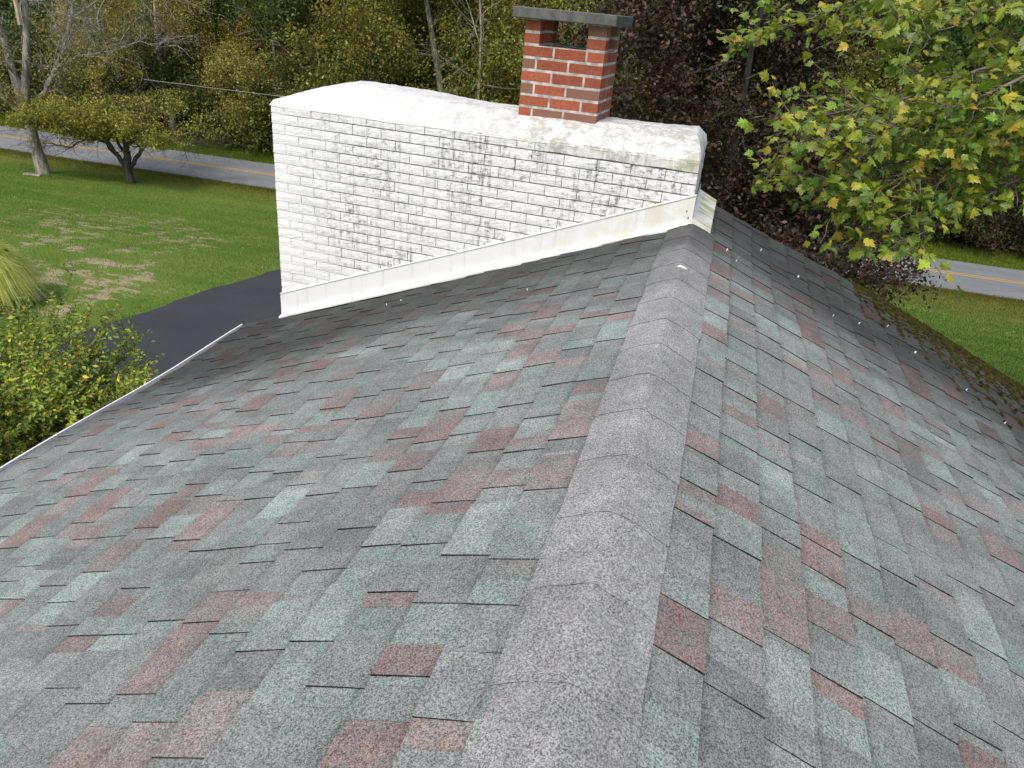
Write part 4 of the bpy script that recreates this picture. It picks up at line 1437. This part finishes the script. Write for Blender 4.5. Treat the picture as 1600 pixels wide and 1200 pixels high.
# --- dark copper tree behind the ridge
P_co = dict(BROAD); P_co.update(minr=0.010, kids=(19, 9, 6), start=(0.06, 0.12, 0.15), ang=(72, 52, 52), ratio=(0.44, 0.5, 0.5), trop=(0.02, 0.0, -0.03, -0.06), segs=(7, 8, 5, 3), shrink=(0.62, 0.4, 0.3))
COP = [(0.045, 0.027, 0.016), (0.066, 0.038, 0.024), (0.030, 0.021, 0.014), (0.040, 0.040, 0.016), (0.092, 0.062, 0.044)]
cop = make_tree('copper_tree', 'dense dark copper leaved tree rising behind the chimney and the ridge', 'tree', 103, (0.35, 17.9, float(gz(17.9))), 9.5, 0.13, P_co, 0.095, 40, 0.19, COP, (1, 1, 1, .6, .5), M_dark, M_cleaf, clump=0.3)

# --- maple reaching in from the right
ML = (8.6, 10.2, -5.2)
rng = np.random.default_rng(29)
map_ = empty('maple_tree', ML, 'maple with yellow green leaves reaching in from the right edge', 'tree')
wood = Acc()
tube(wood, [(8.6, 10.2, -5.4), (8.6, 10.2, -4.9), (8.5, 10.1, -3), (8.45, 10.1, -1.4), (8.5, 10.0, 0.2), (8.4, 10.1, 2.2), (8.3, 10.0, 4.6), (8.4, 10.0, 6.6)], [0.42, 0.31, 0.27, 0.25, 0.21, 0.16, 0.1, 0.04], 12)


def pix(u, v, D):     # constant world points measured once, written as a direction from where the photographer stood
    r_ = np.array(RIGHT) * (u - 800) / 1169.0 + np.array(DOWN) * (v - 600) / 1169.0 + np.array(FWD)
    return cam_p + nrm(r_) * D


mb = [[(8.5, 10.0, -1.6), pix(1780, 250, 9.6), pix(1600, 266, 8.7), pix(1500, 330, 8.1), pix(1430, 365, 7.8), pix(1360, 385, 7.6)],
      [(8.5, 10.0, -0.8), pix(1750, 170, 9.3), pix(1580, 185, 8.6), pix(1450, 240, 8.0), pix(1330, 285, 7.6), pix(1215, 280, 7.4)],
      [(8.5, 10.0, 0.0), pix(1760, 70, 9.2), pix(1590, 100, 8.5), pix(1470, 120, 8.0), pix(1370, 170, 7.7), pix(1270, 185, 7.5)],
      [(8.5, 10.0, 0.5), pix(1760, 0, 9.2), pix(1600, 20, 8.5), pix(1500, 30, 8.1), pix(1420, 60, 7.9)],
      [(8.4, 10.1, 1.6), pix(1650, -80, 10.6), pix(1450, -40, 10.4), pix(1310, 10, 10.3), pix(1220, 50, 10.3), pix(1165, 70, 10.3)],
      [(8.5, 10.0, -1.2), pix(1700, 215, 9.0), pix(1560, 230, 8.4), pix(1470, 285, 8.0), pix(1400, 330, 7.8), pix(1300, 330, 7.6)],
      [(8.5, 10.0, 0.2), pix(1720, 110, 8.6), pix(1560, 130, 8.0), pix(1430, 200, 7.6), pix(1310, 235, 7.4), pix(1250, 215, 7.3)],
      [(8.5, 10.0, 1.2), pix(1700, -30, 9.2), pix(1560, -10, 8.7), pix(1440, 20, 8.4), pix(1400, 30, 8.3)],
      [(8.4, 10.1, 2.2), pix(1600, -120, 11), pix(1500, -60, 10.8), pix(1400, -10, 10.6), pix(1330, 40, 10.5)],
      [(8.5, 10.0, 0.8), pix(1700, 130, 9.8), pix(1620, 150, 9.2), pix(1520, 170, 8.8), pix(1440, 150, 8.6)],
      [(8.5, 10.0, -0.4), pix(1720, 200, 8.8), pix(1600, 215, 8.3), pix(1500, 215, 7.9), pix(1400, 260, 7.7), pix(1350, 310, 7.6)]]
# the rest of the crown, outside the frame
for k in range(15):
    az = rng.uniform(-2.2, 2.4); el = rng.uniform(-0.1, 0.9); Lr = rng.uniform(3.2, 4.6)
    h0 = rng.uniform(-1.5, 4.5)
    d = np.array([math.cos(az) * math.cos(el), math.sin(az) * math.cos(el), math.sin(el)])
    p = np.array([8.45, 10.0, h0])
    mb.append([p, p + d * Lr * 0.35 + np.array([0, 0, 0.2]), p + d * Lr * 0.7 + np.array([0, 0, 0.2]), p + d * Lr])
lf_p = []; lf_d = []; lf_main = []
for bi, pts in enumerate(mb):
    pts = np.array([np.asarray(p, float) for p in pts])
    m = 22
    pts = resample(pts, m); 
    sm = pts.copy(); sm[1:-1] = (pts[:-2] + 2 * pts[1:-1] + pts[2:]) / 4; pts = sm
    pts[1:-1] += rng.normal(size=(m - 2, 3)) * 0.03
    rr_ = np.linspace(0.05, 0.005, m)
    tube(wood, pts, rr_, 7)
    L = np.linalg.norm(np.diff(pts, axis=0), axis=1).sum()
    k0 = 7 if bi < 11 else 6
    for k in range(k0, m):
        for _ in range(7 if k < m - 1 else 9):
            ax = nrm(pts[k] - pts[k - 1])
            sd = nrm(np.cross(ax, [0, 0, 1])) * rng.choice((-1, 1))
            d = nrm(ax * rng.uniform(0.4, 1.0) + sd * rng.uniform(0.3, 1.0) + np.array([0, 0, rng.uniform(-0.3, 0.5)]))
            tl = rng.uniform(0.25, 0.75)
            q = [pts[k] + (pts[k - 1] - pts[k]) * rng.random()]
            ns = 5
            for s_ in range(ns):
                d = nrm(d + rng.normal(size=3) * 0.16 + np.array([0, 0, 0.03]))
                q.append(q[-1] + d * tl / ns)
            q = np.array(q)
            tube(wood, q, np.linspace(0.0075, 0.002, ns + 1), 4, cap=False)
            for s_ in range(1, ns + 1):
                for sg in (-1, 1):
                    if rng.random() < 0.8:
                        tdir = nrm(q[s_] - q[s_ - 1])
                        o_ = nrm(nrm(np.cross(tdir, [0, 0, 1])) * sg + tdir * rng.uniform(0.1, 0.9) + rng.normal(size=3) * 0.25 + np.array([0, 0, 0.1]))
                        pet = rng.uniform(0.03, 0.08)
                        lf_p.append(q[s_] + o_ * pet); lf_d.append(o_); lf_main.append(bi < 11)
obj('trunk', wood, M_bark, map_, smooth=True)
out = [(0, 0), (0.06, -0.04), (0.16, -0.27), (0.27, -0.22), (0.44, -0.46), (0.50, -0.30), (0.66, -0.34), (0.62, -0.18), (0.80, -0.15), (0.84, -0.06), (1.0, 0.0)]
half = np.array(out)
outl = np.vstack([half, half[-2:0:-1] * np.array([1, -1])])
nv = len(outl)
shapes = []
for v_ in range(6):
    rl_ = np.random.default_rng(300 + v_)
    x, y = outl[:, 0], outl[:, 1]
    cup = rl_.uniform(-0.7, 0.35); droop = rl_.uniform(0.1, 0.8)
    z = cup * np.abs(y) - droop * x ** 2 * 0.5 + rl_.normal(size=nv) * 0.025
    Vl = np.vstack([np.stack([x, y, z], -1), [(0.38, 0, 0.02 - droop * 0.07)]])
    Fl = np.array([(nv, k, (k + 1) % nv) for k in range(nv)])
    shapes.append((Vl, Fl))
lf_p = np.array(lf_p); lf_d = np.array(lf_d); lf_main = np.array(lf_main)
n = len(lf_p)
nr = nrm(rng.normal(size=(n, 3)) * 0.72 + np.array([-0.15, -0.35, 0.9]))
ax = nrm(lf_d + np.array([0, 0, -0.35])); ax = nrm(ax - (ax * nr).sum(1, keepdims=True) * nr)
bi_ = np.cross(nr, ax)
size = rng.uniform(0.062, 0.146, n)
MAP = [(0.24, 0.31, 0.04), (0.18, 0.265, 0.04), (0.37, 0.36, 0.042), (0.11, 0.185, 0.034), (0.46, 0.36, 0.045), (0.42, 0.20, 0.06)]
hgt_w = np.clip((lf_p[:, 2] + 0.2) / 1.6, 0, 1)
colL = palette(rng, n, MAP, (1.2, 1.2, .6, .7, .04, .010), 0.16)
yel = palette(rng, n, MAP, (1.0, .45, 1.2, .1, .18, .012), 0.12)
pick = rng.random(n) < 0.05 + 0.35 * hgt_w
colL = np.where(pick[:, None], yel, colL)
pr = project(lf_p)
on = (pr[:, 0] > 5) & (pr[:, 0] < 1595) & (pr[:, 1] > 5) & (pr[:, 1] < 1195) & lf_main
order = np.argsort(np.where(on, -size / pr[:, 2], 1.0))
crown = None
acc_l = Acc()
mesh_l = []
single = set(order[:300].tolist())
for k in range(n):
    if k in single: continue
    Vl, Fl = shapes[k % 6]
    acc_l.add(lf_p[k] + size[k] * (Vl[:, :1] * ax[k] + Vl[:, 1:2] * bi_[k] + Vl[:, 2:] * nr[k]), Fl, colL[k])
crown = obj('crown', acc_l, M_mleaf, map_)
tag(crown, kind='stuff')
for k in order[:300]:
    Vl, Fl = shapes[k % 6]
    a = Acc(); a.add(size[k] * (Vl[:, :1] * ax[k] + Vl[:, 1:2] * bi_[k] + Vl[:, 2:] * nr[k]), Fl, colL[k])
    V, F, C = a.data()
    put('leaf', mesh_np('leaf', V, F, C), M_mleaf, crown, loc=lf_p[k] - np.array(ML))

# ------------------------------------------------------------------ shrub and ornamental grass beside the drive
rng = np.random.default_rng(44)
SH = (-6.55, 5.0, -5.2)
shrub = empty('leafy_shrub', SH, 'big arching shrub with yellowing leaves beside the left eave', 'shrub')
wood = Acc(); lp = []; ldir = []
for k in range(560):
    az = rng.uniform(0, 6.283); out_ = rng.uniform(0.15, 1.0) ** 0.6 * 1.5
    top = rng.uniform(1.8, 3.35) - 0.25 * out_ + (rng.uniform(0.2, 0.6) if k % 14 == 0 else 0)
    b_ = np.array([SH[0] + 0.35 * math.cos(az) * rng.random(), SH[1] + 0.35 * math.sin(az) * rng.random(), -5.25])
    ang2 = az + rng.normal() * 0.3
    t = np.linspace(0, 1, 14)[:, None]
    hd = np.array([math.cos(ang2), math.sin(ang2), 0])
    pts = b_ + hd * out_ * (t ** 1.6) + np.array([0, 0, 1]) * top * (1.25 * t - 0.25 * t ** 3.0) + rng.normal(size=(14, 3)) * 0.012
    tube(wood, pts, np.linspace(0.009, 0.002, 14), 4, cap=False)
    fine = resample(pts, 60)
    for j in range(14, 60):
        if rng.random() < 0.95:
            tdir = nrm(fine[j] - fine[j - 1]); sd = perp(tdir, rng)
            for sg in (-1, 1):
                o_ = nrm(sd * sg + tdir * 0.7); lp.append(fine[j] + o_ * 0.022); ldir.append(o_)
    for j in rng.integers(20, 58, 9):
        tdir = nrm(fine[j] - fine[j - 1]); d = nrm(tdir + rng.normal(size=3) * 0.8 + np.array([0, 0, 0.2]))
        tl = rng.uniform(0.15, 0.45); q = fine[j] + d * np.linspace(0, tl, 8)[:, None]
        tube(wood, q, np.linspace(0.003, 0.0012, 8), 3, cap=False)
        for p_ in q[1:]:
            sd = perp(d, rng)
            for sg in (-1, 1):
                o_ = nrm(sd * sg + d * 0.6); lp.append(p_ + o_ * 0.02); ldir.append(o_)
obj('stem', wood, M_dark, shrub)
lp = np.array(lp); ldir = np.array(ldir); n = len(lp)
nr_ = nrm(rng.normal(size=(n, 3)) * 0.6 + np.array([0, -0.1, 0.8])); ax_ = nrm(ldir - (ldir * nr_).sum(1, keepdims=True) * nr_); bb = np.cross(nr_, ax_)
sz = rng.uniform(0.038, 0.074, (n, 1))
V = np.stack([lp - ax_ * sz * 0.5, lp - bb * sz * 0.26 + nr_ * sz * 0.06, lp + ax_ * sz * 0.5 - nr_ * sz * 0.12, lp + bb * sz * 0.26 + nr_ * sz * 0.06], 1).reshape(-1, 3)
cS = palette(rng, n, [(0.29, 0.35, 0.05), (0.21, 0.28, 0.05), (0.13, 0.20, 0.04), (0.46, 0.45, 0.055), (0.34, 0.20, 0.045)], (1, 1, .9, .4, .12), 0.2)
cl = lowfreq(lp[:, 0], lp[:, 1] + lp[:, 2], 12, 2.2)
cS = cS * np.exp(0.18 * np.clip(cl, -1.5, 1.5))[:, None]
a = Acc(); a.add(V, np.arange(4 * n).reshape(n, 4), np.repeat(cS, 4, axis=0))
tag(obj('foliage', a, M_leaf, shrub), kind='stuff')

rng = np.random.default_rng(45)
OG = (-13.6, 11.05, -5.2)
og = empty('ornamental_grass', OG, 'rounded clump of pale yellow green ornamental grass at the left edge', 'plant')
a = Acc()
n = 5200
az = rng.uniform(0, 6.283, n); rad = rng.uniform(0, 1, n) ** 0.5
Vs = []; Cs = []
t = np.linspace(0, 1, 6)
hd = np.stack([np.cos(az), np.sin(az), 0 * az], -1)
sdv = np.stack([-np.sin(az), np.cos(az), 0 * az], -1)
Hh = rng.uniform(1.0, 1.65, n) * (1.05 - 0.25 * rad); ou = 0.15 + rad * rng.uniform(0.5, 1.0, n)
for k, tt in enumerate(t):
    cen = np.array(OG) + hd * (0.25 * rad[:, None] + (ou * tt ** 2.2)[:, None]) + np.array([0, 0, 1]) * (Hh * (1.75 * tt - 0.3 * tt ** 2 - (0.5 + 0.75 * rad) * tt ** 4))[:, None]
    w = 0.009 * (1 - tt) + 0.0012
    Vs.append(cen - sdv * w); Vs.append(cen + sdv * w)
V = np.stack(Vs, 1).reshape(-1, 3)
base = np.arange(n)[:, None] * 12
F = np.concatenate([base + np.array([2 * k, 2 * k + 1, 2 * k + 3, 2 * k + 2])[None, :] for k in range(5)])
c = palette(rng, n, [(0.62, 0.64, 0.22), (0.48, 0.56, 0.15), (0.72, 0.70, 0.32)], (1, 1, .6), 0.15)
a.add(V, F, np.repeat(c, 12, axis=0))
tag(obj('blades', a, M_grass, og), kind='stuff')

# ------------------------------------------------------------------ lawn and verge grass
rng = np.random.default_rng(46)


def blades(n, x, y, h, w, cols, wts, jit=0.25):
    z = ground_z(x, y)
    az = rng.uniform(0, 6.283, n)
    d = np.stack([np.cos(az), np.sin(az), 0 * az], -1)
    hh = (h * rng.uniform(0.5, 1.3, n))[:, None]
    P = np.stack([x, y, z], -1)
    ln = rng.normal(size=(n, 2)) * 0.45
    tip = P + np.stack([ln[:, 0], ln[:, 1], 0 * az], -1) * hh + np.array([0, 0, 1]) * hh
    V = np.stack([P - d * w, P + d * w, tip], 1).reshape(-1, 3)
    c = palette(rng, n, cols, wts, jit)
    return V, np.arange(3 * n).reshape(n, 3), np.repeat(c, 3, axis=0)


def poly_in(x, y):        # on the drive?
    lx = np.interp(y, dl[:, 1], dl[:, 0]); rx_ = np.interp(y, dr[:, 1], dr[:, 0])
    return (x > lx - 0.02) & (x < rx_ + 0.02)


n = 190000
x = rng.uniform(-36, -6, n); y = rng.uniform(6.5, 30.6, n)
keep = (x < -0.62 * y + 1.5) & (~poly_in(x, y)) & (x > -1.25 * y - 1.0)
tanm = np.exp(-((x + 13.3) / 2.2) ** 2 - ((y - 12.6) / 3.0) ** 2)
keep &= rng.random(n) > tanm * 0.45
x, y = x[keep], y[keep]; n = len(x)
a = Acc()
V, F, C = blades(n, x, y, np.full(n, 0.055), 0.008, [(0.11, 0.22, 0.03), (0.17, 0.28, 0.045), (0.24, 0.29, 0.065), (0.45, 0.38, 0.2)], (1, 1, .5, .08))
a.add(V, F, C)
n = 60000
x = rng.uniform(4, 18, n); y = rng.uniform(17, 31.0, n)
V, F, C = blades(n, x, y, np.full(n, 0.055), 0.009, [(0.05, 0.115, 0.016), (0.075, 0.14, 0.02), (0.12, 0.15, 0.03)], (1, 1, .4))
a.add(V, F, C)
tag(obj('lawn_grass', a, M_grass), 'short mown green lawn grass with dry tan patches', 'grass', kind='stuff')
a = Acc()
n = 60000
x = rng.uniform(-42, 18, n); y = road_y(x) - hw_n - rng.exponential(0.35, n) + 0.05
V, F, C = blades(n, x, y, np.full(n, 0.09), 0.010, [(0.17, 0.16, 0.035), (0.12, 0.15, 0.03), (0.20, 0.15, 0.05)], (1, 1, .6))
V[:, 2] += 0.0
a.add(V, F, C)
n = 80000
x = rng.uniform(-46, 20, n); y = road_y(x) + hw_f + rng.uniform(-0.05, 3.6, n)
V, F, C = blades(n, x, y, np.full(n, 0.15), 0.011, [(0.13, 0.19, 0.022), (0.17, 0.21, 0.03), (0.10, 0.14, 0.02)], (1, 1, .7))
a.add(V, F, C)
tag(obj('verge_grass', a, M_grass), 'rough yellow green grass along both verges of the road', 'grass', kind='stuff')

# ------------------------------------------------------------------ utility pole and service wire
pb = np.array([-39.6, 35.6 + 1.4, -7.4])
pole = empty('utility_pole', tuple(pb), 'leaning weathered wooden utility pole at the left edge past the road', 'pole')
a = Acc()
tube(a, [pb + np.array([0, 0, -0.4]), pb + np.array([-0.35, -0.1, 4.5]), pb + np.array([-0.7, -0.2, 9.5])], [0.19, 0.165, 0.13], 10)
obj('shaft', a, M_pole, pole)
a = Acc()
ct = pb + np.array([-0.64, -0.2, 8.7])
tube(a, [ct + np.array([-0.3, -1.1, 0]), ct + np.array([0.3, 1.1, 0])], 0.06, 4)
obj('crossarm', a, M_pole, pole)
w0 = pix(225, 124.0, 47.5); w1 = pix(1240, 236, 37.0)
t = np.linspace(0, 1, 40)[:, None]
pts = w0 * (1 - t) + w1 * t
pts[:, 2] -= 0.12 * (4 * t * (1 - t))[:, 0]
a = Acc(); tube(a, pts, 0.011, 5)
tag(obj('power_line', a, M_wire), 'thin pale overhead wire along the woods left of the wall', 'cable')
